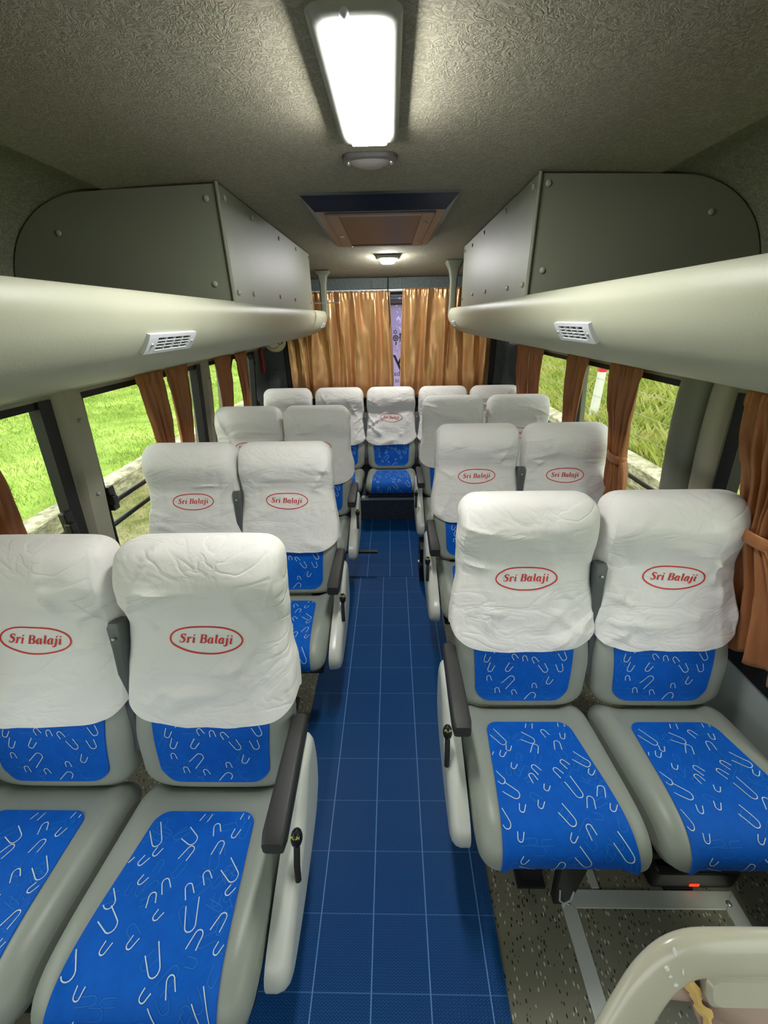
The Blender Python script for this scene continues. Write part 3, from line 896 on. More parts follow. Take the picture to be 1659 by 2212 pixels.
def lever_mesh(sd):
    m = MB(); y0 = -0.175
    m.sphere((sd * 0.250, y0 + 0.035, 0.492), 0.017, 14, 10, sc=(0.75, 1.0, 1.35))
    l = MB(); l.tube([(sd * 0.25, y0 + 0.030, 0.478), (sd * 0.252, y0 + 0.005, 0.445), (sd * 0.253, y0 - 0.005, 0.41)], 0.007, 10)
    return m, l

def base_mesh():
    m = MB()
    for sx in (-1, 1):
        m.box((sx * 0.15 - 0.02, -0.26, 0.03), (sx * 0.15 + 0.02, -0.225, 0.30)); m.box((sx * 0.15 - 0.02, 0.0, 0.03), (sx * 0.15 + 0.02, 0.035, 0.30))
    return m
def pan_mesh():
    m = MB(); m.box((-0.185, -0.33, 0.282), (0.185, 0.03, 0.312)); return m
def leg_mesh(y):
    m = MB(); m.hexa([(-0.03, y - 0.02, 0.0), (0.03, y - 0.02, 0.0), (0.03, y + 0.02, 0.0), (-0.03, y + 0.02, 0.0)], [(-0.02, y - 0.02, 0.284), (0.02, y - 0.02, 0.284), (0.02, y + 0.02, 0.284), (-0.02, y + 0.02, 0.284)])
    m.box((-0.04, y - 0.035, 0.0), (0.04, y + 0.035, 0.012)); return m

def midarm_mesh(sd):
    """grey folded-up armrest between two backrests"""
    m = MB(); xc = sd * 0.213; rings = []
    for s, n, hw, hh in ((0.10, 0.045, 0.010, 0.018), (0.25, 0.035, 0.012, 0.020), (0.40, 0.025, 0.015, 0.024), (0.455, 0.020, 0.0175, 0.026), (0.468, 0.020, 0.015, 0.022)):
        rings.append([bk(xc + a, n + b, s) for a, b in rrect(hw, hh, 0.006)])
    m.loft(rings); return m

proto_mesh = {}
def shared(key, fn, mats, **kw):
    """first call builds the mesh, later calls reuse its data"""
    def make(name, parent):
        if key not in proto_mesh:
            o = fn().build(name, mats, parent, **kw); proto_mesh[key] = o; return o
        o = proto_mesh[key].copy(); COL.objects.link(o); o.parent = parent; o.name = name; return o
    return make
mk_back = shared('back', backrest_mesh, M['vinyl'])
mk_bpan = shared('bpan', back_panel_mesh, [M['blue'], M['white_thread'], M['blue_thread']])
mk_cush = shared('cush', cushion_mesh, M['vinyl'])
mk_cpan = shared('cpan', cushion_panel_mesh, [M['blue'], M['white_thread'], M['blue_thread']])
mk_pan = shared('pan', pan_mesh, M['darksteel'], smooth=False, bevel=(0.006, 2))
mk_leg0 = shared('leg0', lambda: leg_mesh(-0.245), M['darksteel'], smooth=False)
mk_leg1 = shared('leg1', lambda: leg_mesh(0.0), M['darksteel'], smooth=False)
mk_arm = {s: shared('arm%d' % s, lambda s=s: arm_mesh(s), M['arm']) for s in (-1, 1)}
mk_side = {s: shared('side%d' % s, lambda s=s: side_cover_mesh(s), M['side_plastic']) for s in (-1, 1)}
mk_knob = {s: shared('knob%d' % s, lambda s=s: lever_mesh(s)[0], M['black']) for s in (-1, 1)}
mk_stem = {s: shared('stem%d' % s, lambda s=s: lever_mesh(s)[1], M['blackrub']) for s in (-1, 1)}
mk_mid = {s: shared('mid%d' % s, lambda s=s: midarm_mesh(s), M['arm_grey']) for s in (-1, 1)}
def mk_midscrew(parent, sd):
    key = 'mscrew%d' % sd
    if key not in proto_mesh:
        m = MB(); p = bk(sd * 0.213, -0.007, 0.43); m.sphere(p, 0.0045, 10, 6); proto_mesh[key] = m.build('screw', M['screw'], parent); return
    o = proto_mesh[key].copy(); COL.objects.link(o); o.parent = parent; o.name = 'screw'
TXT = {}
def mk_push(parent, sd):
    if 't' not in TXT: TXT['t'] = text_mesh('lettering', 'PUSH', 0.0085, M['yellow'], parent, 0.0003); o = TXT['t']
    else: o = TXT['t'].copy(); COL.objects.link(o); o.parent = parent
    o.location = (sd * 0.250, -0.1495, 0.5095); o.rotation_euler = (math.radians(38), 0, 0)

def seat(x, y, z, aisle, seed, label, group, lever=0, mid=0, tilt=0.0, legs=True):
    """aisle: +1/-1 side where the aisle trim sits, 0 for none; lever: side of a bare lever; mid: side of a folded middle armrest"""
    t = empty('passenger_seat', (x, y, z)); tag(t, label, 'seat', group)
    mk_cush('cushion', t); p = mk_cpan('cushion_fabric', t)
    mk_back('backrest', t); mk_bpan('backrest_fabric', t)
    mk_pan('seat_pan', t)
    if legs: mk_leg0('leg', t); mk_leg1('leg', t)
    cm, bvh = cover_mesh(seed)
    cv = cm.build('seat_cover', M['cover'], t, angle=60)
    cv['label'] = 'white cotton cover with a red oval logo'
    lg = logo_mesh(bvh, random.Random(seed * 7)).build('logo', M['red_thread'], cv, smooth=False, recalc=False)
    if aisle:
        s = mk_side[aisle]('side_cover', t); mk_arm[aisle]('armrest', t)
        k = mk_knob[aisle]('recline_lever', t); mk_stem[aisle]('stem', k); mk_push(k, aisle)
    if lever:
        k = mk_knob[lever]('recline_lever', t); mk_stem[lever]('stem', k)
    if mid:
        a = mk_mid[mid]('middle_armrest', t); mk_midscrew(a, mid)
    if tilt: t.rotation_euler = (0, 0, tilt)
    return t

GL_, GR_ = 'double seats left of the aisle', 'double seats right of the aisle'
SEATS = [
 (-0.425, 0.608, 0, 1, 0, -1, 'nearest aisle seat on the left, black armrest and long blue cushion in full view', GL_),
 (-0.845, 0.608, 0, 0, 0, 0, 'nearest window seat on the left, cut off by the left edge of the photo', GL_),
 (-0.415, 1.43, 0, 1, 0, -1, 'second row aisle seat on the left, black armrest just behind the nearest aisle seat', GL_),
 (-0.825, 1.43, 0, 0, 0, 0, 'second row window seat on the left, beside the cream pillar and brown curtain pair', GL_),
 (-0.415, 2.215, 0, 1, 0, -1, 'third row aisle seat on the left, above the black foot bar', GL_),
 (-0.83, 2.215, 0, 0, 0, 0, 'third row window seat on the left, cream tinted cover under the rear left curtains', GL_),
 (0.432, 0.855, 0, -1, 0, 1, 'nearest aisle seat on the right, dark grey armrest and blue cushion beside the mat', GR_),
 (0.852, 0.855, 0, 0, 1, 0, 'nearest window seat on the right with a black recline lever against the wall', GR_),
 (0.448, 1.70, 0, -1, 0, 1, 'second row aisle seat on the right, directly behind the nearest right aisle seat', GR_),
 (0.872, 1.70, 0, 0, 0, 0, 'second row window seat on the right, next to the tied brown curtain', GR_),
 (0.440, 2.49, 0, -1, 0, 1, 'third row aisle seat on the right, just in front of the rear bench row', GR_),
 (0.870, 2.49, 0, 0, 0, 0, 'third row window seat on the right, by the double curtains near the back wall', GR_),
]
for i, (x, y, z, ai, lv, md, lab, grp) in enumerate(SEATS):
    seat(x, y, z, ai, 31 + i * 5, lab, grp, lv, md)
for i, (x, lab, md) in enumerate(((-0.825, 'leftmost seat of the rear row, in the back left corner', 1), (-0.395, 'rear row seat left of the middle one, half hidden by a left seat', 1), (0.032, 'middle seat of the rear row, facing straight down the aisle', 1), (0.460, 'rear row seat right of the middle one, mostly hidden by right seats', 1), (0.885, 'rightmost seat of the rear row, in the back right corner', 0))):
    seat(x, 3.20, -0.045, 0, 131 + i * 3, lab, 'five seats of the rear row', 0, md, legs=False)

# black foot bar of the third left aisle seat, belt bracket and box under the front right seats
m = MB(); m.tube([(-0.235, 2.205, 0.15), (-0.062, 2.203, 0.15)], 0.012, 12); o = m.build('foot_bar', M['black'])
tag(o, 'black round foot bar sticking out into the aisle under a left seat', 'foot bar')
m = MB(); m.tube([(-0.40, 2.205, 0.15), (-0.235, 2.205, 0.15)], 0.009, 10); m.box((-0.42, 2.19, 0.10), (-0.38, 2.22, 0.17)); m.build('bracket', M['darksteel'], o)
m = MB(); m.box((-0.12, -0.09, 0.0), (0.12, 0.09, 0.095)); b = m.build('equipment_box', M['black'], smooth=False, bevel=(0.015, 3)); b.location = (0.89, 0.668, 0.0)
tag(b, 'black box with a small red light on the floor under the right front window seat', 'equipment box')
m = MB(); m.box((-0.012, -0.0925, 0.022), (0.014, -0.089, 0.032)); m.build('indicator_light', M['led'], b, smooth=False)
m = MB(); m.hexa([(-0.022, -0.012, 0.09), (0.022, -0.012, 0.09), (0.022, 0.012, 0.09), (-0.022, 0.012, 0.09)], [(-0.035, -0.012, 0.275), (0.035, -0.012, 0.275), (0.035, 0.012, 0.275), (-0.035, 0.012, 0.275)])
b = m.build('belt_bracket', M['black'], smooth=False, bevel=(0.004, 2)); b.location = (0.478, 0.52, 0.0)
tag(b, 'black bracket with a white cable tie hanging below the right front aisle seat', 'bracket')
m = MB(); m.tube([(-0.018, -0.014, 0.17), (-0.014, -0.018, 0.13), (0.0, -0.019, 0.115), (0.014, -0.018, 0.13), (0.018, -0.014, 0.165)], 0.0022, 8); m.tube([(0, -0.019, 0.117), (0.0, -0.02, 0.1)], 0.003, 8)
m.build('cable_tie', M['white_grille'], b)
# dark hinge hardware beside the right aisle seats
for yy, lab in ((2.10, 'black round hinge housing beside the third right seat at the aisle'), (1.32, None)):
    if not lab: continue
    m = MB(); m.box((0.20, yy - 0.05, 0.03), (0.235, yy + 0.10, 0.26)); m.tube([(0.198, yy, 0.13), (0.215, yy, 0.13)], 0.06, 24); o = m.build('hinge_housing', M['black'], smooth=True, bevel=(0.004, 2)); tag(o, lab, 'hinge housing')
    m = MB(); m.tube([(0.192, yy, 0.14), (0.199, yy, 0.14)], 0.012, 12); m.build('bolt', M['screw'], o)

# ------------------------------------------------------------------ luggage racks, boxes, vents
RP = [(0.505, 1.520), (0.490, 1.556), (0.478, 1.560), (0.466, 1.545), (0.462, 1.515), (0.478, 1.468), (0.520, 1.425), (0.600, 1.392), (0.740, 1.362), (0.90, 1.336), (0.98, 1.318), (1.055, 1.298)]
RPs = catmull(RP, 5)
def rack(side, y1, nm, label):
    m = MB(); outer = RPs
    inner = [(p[0] + 0.012, p[1] + 0.010) for p in RPs[8:]]
    rows = []
    ys_ = list(np.linspace(YF, y1 - 0.14, 30)) + [y1 - 0.14 * (1 - math.sin(a)) for a in np.linspace(0.1, PI / 2, 12)]
    def sh(y):
        if y < y1 - 0.14: return 0.0
        q = (y - (y1 - 0.14)) / 0.14; return 1 - math.sqrt(max(0.0, 1 - q * q))
    for y in ys_:
        k = sh(y) * 0.9; r = []
        for p in outer:
            xx = p[0] + (1.058 - p[0]) * k * 0.14; zz = p[1] + (1.50 - p[1]) * k * 0.55 if p[1] < 1.5 else p[1]
            r.append((side * xx, y, zz))
        for z, x in ((1.34, 1.058), (1.49, 1.062), (1.49, 0.56)):
            r.append((side * x, y, max(z, r[-1][2] if z == 1.34 else z)))
        rows.append(r)
    m.loft(rows)
    o = m.build(nm, M['rack'], angle=50); tag(o, label, 'luggage rack', 'overhead racks'); return o
rack(-1, 3.60, 'luggage_rack', 'long beige padded overhead rack along the left windows')
rack(1, 3.45, 'luggage_rack', 'long beige padded overhead rack along the right windows')

def rack_vent(side, y0, y1, s0, s1, label, nx=4, nz=4):
    """white grille hugging the rack's curved face; s = index range along the profile"""
    yc = (y0 + y1) / 2
    def P(u, v, off):
        i = s0 + (s1 - s0) * v; k = int(i); k = min(k, len(RPs) - 2); q = i - k
        p = RPs[k] * (1 - q) + RPs[k + 1] * q; d = RPs[k + 1] - RPs[k]; d = d / np.linalg.norm(d); n = np.array([d[1], -d[0]])
        if n[1] > 0: n = -n
        p = p + n * off; return np.array([side * p[0], y0 + (y1 - y0) * u, p[1]])
    base = P(0.5, 0.5, 0.0)
    e = empty('air_vent', tuple(base)); tag(e, label, 'air vent', 'rack air vents')
    def L(u, v, off): return tuple(P(u, v, off) - base)
    m = MB()
    # rim
    def patch(u0, u1, v0, v1, off, drop, nu=6, nv=6):
        g1 = [[L(u, v, off) for u in np.linspace(u0, u1, nu)] for v in np.linspace(v0, v1, nv)]
        m.grid(g1)
        edge = [(u, v0) for u in np.linspace(u0, u1, nu)] + [(u1, v) for v in np.linspace(v0, v1, nv)] + [(u, v1) for u in np.linspace(u1, u0, nu)] + [(u0, v) for v in np.linspace(v1, v0, nv)]
        m.grid([[L(u, v, off) for u, v in edge], [L(u, v, drop) for u, v in edge]])
    t = 0.008
    patch(0, 0.17, 0, 1, t, -0.004); patch(0.87, 1, 0, 1, t, -0.004); patch(0.17, 0.87, 0, 0.17, t, -0.004, 12, 3); patch(0.17, 0.87, 0.84, 1, t, -0.004, 12, 3)
    for i in range(1, nx): u = 0.17 + 0.70 * i / nx; patch(u - 0.010, u + 0.010, 0.17, 0.84, t - 0.001, 0.0, 2, 8)
    for i in range(1, nz): v = 0.17 + 0.67 * i / nz; patch(0.17, 0.87, v - 0.020, v + 0.020, t - 0.001, 0.0, 12, 2)
    m.build('grille', M['white_grille'], e, smooth=False, recalc=False)
    m = MB(); m.grid([[L(u, v, 0.002) for u in np.linspace(0.15, 0.89, 8)] for v in np.linspace(0.12, 0.88, 8)]); m.build('duct', M['black'], e)
    for u in (0.08, 0.94):
        s = MB(); s.sphere(L(u, 0.5, t), 0.004, 10, 6); s.build('screw', M['screw'], e)
rack_vent(-1, 0.905, 1.125, 23.6, 27.6, 'white slotted air vent on the left rack nearest the camera')
rack_vent(1, 0.955, 1.155, 23.2, 27.4, 'white slotted air vent on the right rack nearest the camera')
rack_vent(-1, 3.30, 3.42, 24, 27, 'tiny white air vent near the far end of the left rack', 2, 3)
rack_vent(1, 3.02, 3.16, 24, 27, 'tiny white air vent near the far end of the right rack', 2, 3)

def duct_box(side, y0, y1, label, screws_f, screws_e):
    e = empty('duct_box', (side * 0.8, y0, 1.55)); tag(e, label, 'duct box', 'overhead duct boxes')
    ox, oy, oz = side * 0.8, y0, 1.55
    top = [(0.48, 1.876)] + [(abs(p[0]), p[1] - 0.002) for p in ceil_profile(1) if p[1] > 1.52]
    poly = [(0.48, 1.575), (0.48, 1.552)] ; poly = [(0.486, 1.50)] + [(0.486, 1.874)] + [(x - 0.004, z) for x, z in top[1:]] + [(1.19, 1.50)]
    m = MB(); m.prism([(side * x - ox, z - oz) for x, z in poly], 1, 0.0, 0.014); m.build('end_panel', M['boxpanel'], e, smooth=False, bevel=(0.002, 2))
    m = MB()
    m.box((min(side * 0.474, side * 0.486) - ox, -0.004, 1.553 - oz), (max(side * 0.474, side * 0.486) - ox, y1 - y0, 1.874 - oz)); m.build('front_panel', M['boxpanel'], e, smooth=False, bevel=(0.003, 2))
    m = MB(); m.prism([(side * x - ox, z - oz) for x, z in poly], 1, y1 - y0 - 0.014, y1 - y0); m.build('far_panel', M['boxpanel'], e, smooth=False)
    m = MB()
    m.tube([(side * 0.478 - ox, -0.006, 1.553 - oz), (side * 0.478 - ox, -0.006, 1.876 - oz)], 0.006, 10); m.build('corner_trim', M['boxpanel'], e)
    for (y, z) in screws_f:
        s = MB(); s.sphere((side * 0.472 - ox, y - oy, z - oz), 0.0085, 12, 8, sc=(0.45, 1, 1)); s.build('screw', M['screw_cap'], e)
    for (x, z) in screws_e:
        s = MB(); s.sphere((side * x - ox, -0.003, z - oz), 0.009, 12, 8, sc=(1, 0.5, 1)); s.build('screw', M['screw_cap'], e)
duct_box(-1, 1.495, 2.95, 'grey green boxed duct panel above the left rack', [(1.53, 1.588), (1.70, 1.592), (2.10, 1.60), (2.42, 1.60), (2.90, 1.60), (1.53, 1.845), (1.80, 1.845), (2.19, 1.84), (2.56, 1.848), (2.92, 1.85)], [(0.535, 1.612), (0.516, 1.837), (1.0, 1.76)])
duct_box(1, 1.485, 2.80, 'grey green boxed duct panel above the right rack', [(1.52, 1.592), (1.71, 1.593), (2.10, 1.603), (2.42, 1.607), (2.76, 1.60), (1.52, 1.85), (1.85, 1.855), (2.23, 1.849), (2.52, 1.84), (2.76, 1.845)], [(0.521, 1.629), (0.505, 1.849), (1.0, 1.77)])

# support posts between rack and ceiling
for x, y, lab in ((-0.478, 3.50, 'grey flared post from the left rack up to the ceiling at the back'), (0.488, 3.30, 'grey flared post from the right rack up to the ceiling at the back')):
    m = MB(); rings = []
    for z, hx, hy in ((1.52, 0.028, 0.03), (1.60, 0.024, 0.028), (1.74, 0.024, 0.028), (1.80, 0.034, 0.04), (ceil_z(y) - 0.002, 0.06, 0.07)):
        rings.append([(x + a, y + b, z) for a, b in rrect(hx, hy, 0.01)])
    m.loft(rings); tag(m.build('support_post', M['boxpanel']), lab, 'post', 'rear rack posts')
m = MB(); m.box((-0.66, 2.99, 1.598), (-0.305, 3.01, 1.604)); o = m.build('glass_strip', M['white_grille'], smooth=False); tag(o, 'thin white strip jutting out from the left rack beyond the duct box', 'strip')

# ------------------------------------------------------------------ ceiling fittings
def ceiling_light():
    e = empty('ceiling_light', (-0.006, 1.045, ZC)); tag(e, 'long lit rectangular lamp on the ceiling, nearest the camera', 'ceiling light')
    x0, x1, y0, y1 = -0.066, 0.066, -0.300, 0.148
    m = MB(); rings = []
    for z, g in ((0.0, 0.0), (-0.012, 0.0), (-0.022, 0.008), (-0.024, 0.018)):
        rings.append([(a, b, z) for a, b in rrect((x1 - x0) / 2 - g, (y1 - y0) / 2 - g, 0.022 - g * 0.6, 5, 0, (y0 + y1) / 2)])
    m.loft(rings); m.build('housing', M['bezel'], e)
    m = MB(); dx0, dx1, dy0, dy1 = -0.036, 0.040, -0.278, 0.098
    m.box((dx0, dy0, -0.038), (dx1, dy1, -0.022)); m.build('diffuser', M['lamp'], e, smooth=False, bevel=(0.003, 2))
    m = MB(); m.sphere((-0.012, -0.290, -0.018), 0.008, 10, 6); m.build('clip', M['white_grille'], e)
ceiling_light()
e = empty('dome_lamp', (-0.012, 1.335, ZC - 0.001)); tag(e, 'unlit grey oval dome on the ceiling right behind the long lamp', 'dome lamp')
m = MB(); m.sphere((0, 0, 0.0), 0.062, 28, 14, sc=(1.0, 0.48, 0.42)); m.build('dome', simple('smoked_grey_dome', srgb(120, 116, 112), 0.25), e)
m = MB()
m.loft([[(a, b, z) for a, b in rrect(0.071 - g, 0.034 - g, 0.028, 6)] for z, g in ((0.0, 0.0), (-0.008, 0.0), (-0.011, 0.004))]); m.build('base_plate', simple('dark_grey_dome_base', srgb(84, 82, 80), 0.35), e)
for sx in (-1, 1):
    s = MB(); s.sphere((sx * 0.056, 0.0, -0.012), 0.006, 10, 6); s.build('screw', M['screw'], e)

e = empty('air_intake', (0.0, 2.09, ZC)); tag(e, 'large brown trapezoid-looking air intake with perforated mesh on the ceiling', 'air intake')
m = MB()
def rect(hx, hy, z): return [(-hx, -hy, z), (hx, -hy, z), (hx, hy, z), (-hx, hy, z)]
m.loft([rect(0.268, 0.44, 0.0), rect(0.268, 0.44, -0.006), rect(0.228, 0.38, -0.040), rect(0.200, 0.355, -0.040), rect(0.200, 0.355, -0.034)], cap=True); m.build('frame', M['vent_frame'], e, smooth=False)
m = MB(); m.hexa([(-0.266, -0.438, -0.0075), (0.266, -0.438, -0.0075), (0.228, -0.381, -0.0415), (-0.228, -0.381, -0.0415)][:4], [(-0.266, -0.436, -0.006), (0.266, -0.436, -0.006), (0.228, -0.379, -0.039), (-0.228, -0.379, -0.039)]); m.build('front_bevel', M['vent_reflect'], e, smooth=False)  # sheet over the near slope, carries the painted dark reflection
m = MB()
for lo, hi in (((-0.196, -0.351, -0.046), (-0.150, 0.351, -0.030)), ((0.150, -0.351, -0.046), (0.196, 0.351, -0.030)), ((-0.150, -0.351, -0.046), (0.150, -0.315, -0.030)), ((-0.150, 0.315, -0.046), (0.150, 0.351, -0.030))): m.box(lo, hi)
m.build('hinged_panel', M['vent_frame'], e, smooth=False, bevel=(0.002, 2))
m = MB(); m.box((-0.152, -0.32, -0.043), (0.152, 0.32, -0.034)); m.build('mesh', M['ventmesh'], e, smooth=False)
for x, y in ((0.176, -0.2), (0.176, 0.25)):
    s = MB(); s.sphere((x, y, -0.046), 0.006, 10, 6); s.build('screw', M['screw'], e)
m = MB(); m.box((-0.182, 0.02, -0.049), (-0.164, 0.07, -0.045)); m.build('latch', M['white_grille'], e, smooth=False)
e.rotation_euler = (0, 0, 0.012)

e = empty('ceiling_light', (0.021, 3.135, ceil_z(3.135))); tag(e, 'small square lit lamp on the ceiling at the back', 'ceiling light')
m = MB(); m.loft([[(a, b, z) for a, b in rrect(0.068 - g, 0.068 - g, 0.012, 4)] for z, g in ((0.0, 0.0), (-0.015, 0.0), (-0.02, 0.008))]); m.build('housing', M['bezel'], e)
m = MB(); m.loft([[(a, b, z) for a, b in rrect(0.05 - g, 0.05 - g, 0.014, 4)] for z, g in ((-0.018, 0.0), (-0.034, 0.004), (-0.042, 0.014))]); m.build('diffuser', M['lamp_rear'], e)

m = MB(); m.box((-0.12, YB - 0.014, 1.722), (0.13, YB - 0.002, 1.80)); o = m.build('access_panel', M['backfabric'], smooth=False, bevel=(0.003, 2)); tag(o, 'small fabric covered access panel above the rear curtains', 'access panel')
m = MB(); m.tube([(0.018, YB - 0.06, 1.798), (0.016, YB - 0.125, 1.70), (0.022, YB - 0.13, 1.60), (0.030, YB - 0.13, 1.50), (0.028, YB - 0.13, 1.46)], 0.004, 8); o = m.build('cable', M['black']); tag(o, 'thin black cable hanging down over the left rear curtain', 'cable')

# ------------------------------------------------------------------ curtains
def curtain(name, axis, fixed, a_top, b_top, zt, zb, edges, nfold, amp, mat, label, cat='curtain', group=None, tie=None, seed=0, head=True):
    """axis 'x' hangs along x at y=fixed; 'y' hangs along y at x=fixed(z). edges(v)->(a,b) extent at height fraction v"""
    m = MB(); NV, NU = 56, nfold * 14
    rng = random.Random(seed); ph = [rng.uniform(0, 2 * PI) for _ in range(4)]
    fx = fixed if callable(fixed) else (lambda z: fixed)
    rows = []
    for j in range(NV + 1):
        v = j / NV; z = zt + (zb - zt) * v; a, b = edges(v); r = []
        comp = (b - a) / max(1e-6, b_top - a_top)
        for k in range(NU + 1):
            u = k / NU
            uu = u + 0.018 * math.sin(3 * 2 * PI * u + ph[0] + v * 2.0) + 0.01 * math.sin(5 * 2 * PI * u + ph[1] - v * 3)
            w = math.sin(2 * PI * nfold * uu + 0.5 * math.sin(v * 4 + ph[2]))
            w2 = math.sin(2 * PI * nfold * 1.7 * uu + ph[3] + v * 3)
            am = amp * (0.75 + 0.35 * noise.noise(Vector((u * 5, v * 2.5, seed)))) * min(1.0, 0.45 + v * 2.5) 
            off = am * (w * 0.8 + 0.3 * w2)
            off += 0.004 * noise.noise(Vector((u * 30, v * 9, seed + 5)))
            if head and v < 0.06: off += 0.006 * math.sin(2 * PI * nfold * 3.5 * u + ph[1])
            if tie and abs(v - tie) < 0.25: off *= 1.0 + 0.2 * math.cos((v - tie) / 0.25 * PI)
            q = a + (b - a) * u; zz = z + (0.008 * math.sin(2 * PI * nfold * u) if v > 0.97 else 0) + (0.006 * abs(math.sin(2 * PI * nfold * 1.5 * u)) if j == 0 else 0)
            p = (q, fx(z) + off, zz) if axis == 'x' else (fx(z) + off, q, zz)
            r.append(p)
        rows.append(r)
    m.grid(rows)
    o = m.build(name, mat, angle=180, recalc=False)
    sol = o.modifiers.new('solidify', 'SOLIDIFY'); sol.thickness = 0.0018; sol.offset = 0
    tag(o, label, cat, group)
    if tie:
        v = tie; z = zt + (zb - zt) * v; a, b = edges(v); t = MB(); cx = fx(z); rings = []
        for dz in (-0.018, -0.012, 0.0, 0.012, 0.018):
            rr = 0.004 if abs(dz) > 0.015 else 0.0
            rings.append([((cx + (amp * 1.25 + 0.008 - rr) * math.cos(t_)), (a + b) / 2 + ((b - a) / 2 + 0.006 - rr) * math.sin(t_), z + dz + 0.006 * math.sin(t_)) for t_ in np.linspace(0, 2 * PI, 29)[:-1]])
        t.grid(rings, close_u=True); t.build('tie_band', mat, o)
    return o

# rear pair
curtain('curtain', 'x', YB - 0.095, -0.86, 0.045, 1.700, 0.86, lambda v: (-0.86 + 0.02 * v, 0.034 + 0.024 * smooth01(v * 1.2)), 7, 0.036, M['gold'], 'wide gold satin curtain covering the left half of the rear window', group='rear window curtains', seed=3)
curtain('curtain', 'x', YB - 0.095, 0.13, 0.88, 1.715, 0.86, lambda v: (0.134 - 0.020 * smooth01(v * 1.3), 0.885), 6, 0.036, M['gold'], 'gold satin curtain covering the right half of the rear window', group='rear window curtains', seed=8)
m = MB(); m.tube([(-0.9, YB - 0.075, 1.702), (0.92, YB - 0.075, 1.712)], 0.009, 12); o = m.build('curtain_rod', M['white_grille']); tag(o, 'white rod carrying the gold rear curtains', 'curtain rod')

LX = lambda z: -(wall_x(z) - 0.045)
RX = lambda z: (wall_x(z) - 0.045)
def eg(top, tie, bot, tv):
    def f_(v):
        if v < tv: q = smooth01(v / tv); return (top[0] + (tie[0] - top[0]) * q, top[1] + (tie[1] - top[1]) * q)
        q = (v - tv) / (1 - tv); q = q ** 0.7; return (tie[0] + (bot[0] - tie[0]) * q, tie[1] + (bot[1] - tie[1]) * q)
    return f_
G = 'side window curtains'
ZT, ZBm = 1.312, 0.56
curtain('curtain', 'y', LX, 1.72, 1.92, ZT, ZBm, eg((1.72, 1.93), (1.79, 1.93), (1.72, 1.95), 0.55), 4, 0.020, M['brown'], 'brown curtain on the left window, nearer half of the pair', group=G, seed=21)
curtain('curtain', 'y', LX, 1.94, 2.17, ZT, ZBm, eg((1.945, 2.17), (1.99, 2.13), (1.95, 2.14), 0.55), 4, 0.020, M['brown'], 'brown curtain on the left window, farther half of the pair', group=G, seed=22)
curtain('curtain', 'y', LX, 2.53, 2.80, ZT, ZBm, eg((2.54, 2.79), (2.56, 2.76), (2.53, 2.78), 0.5), 5, 0.018, M['brown'], 'brown curtain hanging straight in front of the narrow left rear window', group=G, seed=23)
curtain('curtain', 'y', LX, 2.89, 3.12, ZT - 0.01, ZBm, eg((2.89, 3.12), (2.99, 3.15), (3.05, 3.25), 0.6), 4, 0.018, M['brown'], 'brown curtain swaying at the rearmost left window by the red bar', group=G, seed=24)
curtain('curtain', 'y', LX, 0.55, 1.00, ZT, ZBm, eg((0.55, 1.00), (0.62, 1.025), (0.55, 1.05), 0.45), 6, 0.022, M['brown'], 'brown curtain cut off by the left edge of the photo', group=G, seed=25)
curtain('curtain', 'y', RX, 1.665, 1.90, ZT, ZBm, eg((1.665, 1.905), (1.70, 1.80), (1.62, 1.86), 0.52), 5, 0.022, M['brown'], 'brown curtain gathered by a tie band in the middle of the right window', group=G, tie=0.52, seed=26)
curtain('curtain', 'y', RX, 2.13, 2.36, ZT, ZBm, eg((2.14, 2.37), (2.24, 2.36), (2.26, 2.38), 0.6), 4, 0.020, M['brown'], 'brown curtain beside the screwed pillar on the right', group=G, seed=27)
curtain('curtain', 'y', RX, 2.80, 3.03, ZT, ZBm, eg((2.80, 3.03), (2.86, 3.03), (2.83, 3.03), 0.6), 4, 0.020, M['brown'], 'brown curtain on the rearmost right window, nearer half of the pair', group=G, seed=28)
curtain('curtain', 'y', RX, 3.07, 3.33, ZT, ZBm, eg((3.07, 3.33), (3.09, 3.33), (3.08, 3.33), 0.6), 4, 0.020, M['brown'], 'brown curtain on the rearmost right window, farther half beside the dark fabric wall', group=G, seed=29)
curtain('curtain', 'y', RX, 0.90, 1.14, ZT, 0.575, eg((0.88, 1.145), (0.92, 1.04), (0.62, 1.02), 0.50), 6, 0.026, M['brown'], 'big tied brown curtain at the right edge beside the nearest window seat', group=G, tie=0.50, seed=30)
for side in (-1, 1):
    m = MB(); m.tube([(side * (wall_x(1.3) - 0.035), YF + 0.3, 1.316), (side * (wall_x(1.3) - 0.035), 3.38, 1.316)], 0.006, 8)
    o = m.build('curtain_rail', M['steel']); tag(o, 'thin metal curtain rail under the %s rack' % ('left' if side < 0 else 'right'), 'curtain rail', 'side curtain rails')

# ------------------------------------------------------------------ small wall fittings at the back left
e = empty('wall_fixture', (-0.93, 3.60, 1.348)); tag(e, 'round cream fixture with a small black and white disc under the left rack end', 'fixture')
m = MB(); rings = []
for y, r in ((0.03, 0.07), (0.0, 0.085), (-0.02, 0.085), (-0.032, 0.075), (-0.036, 0.055)):
    rings.append([(1.05 * r * math.cos(t), y, r * math.sin(t)) for t in np.linspace(0, 2 * PI, 37)[:-1]])
m.loft(rings); m.build('shell', M['cream'], e)
m = MB(); P = [(0.05 * math.cos(t) - 0.012, 0.05 * math.sin(t) - 0.004) for t in np.linspace(PI * 0.9, PI * 1.9, 16)]
m.tube([(p[0], -0.037, p[1]) for p in P], 0.003, 6); m.build('groove_ring', M['pillar_dark'], e)
m = MB(); m.tube([(0.04, -0.036, 0.0), (0.04, -0.044, 0.0)], 0.026, 20); d = m.build('disc', M['black'], e)
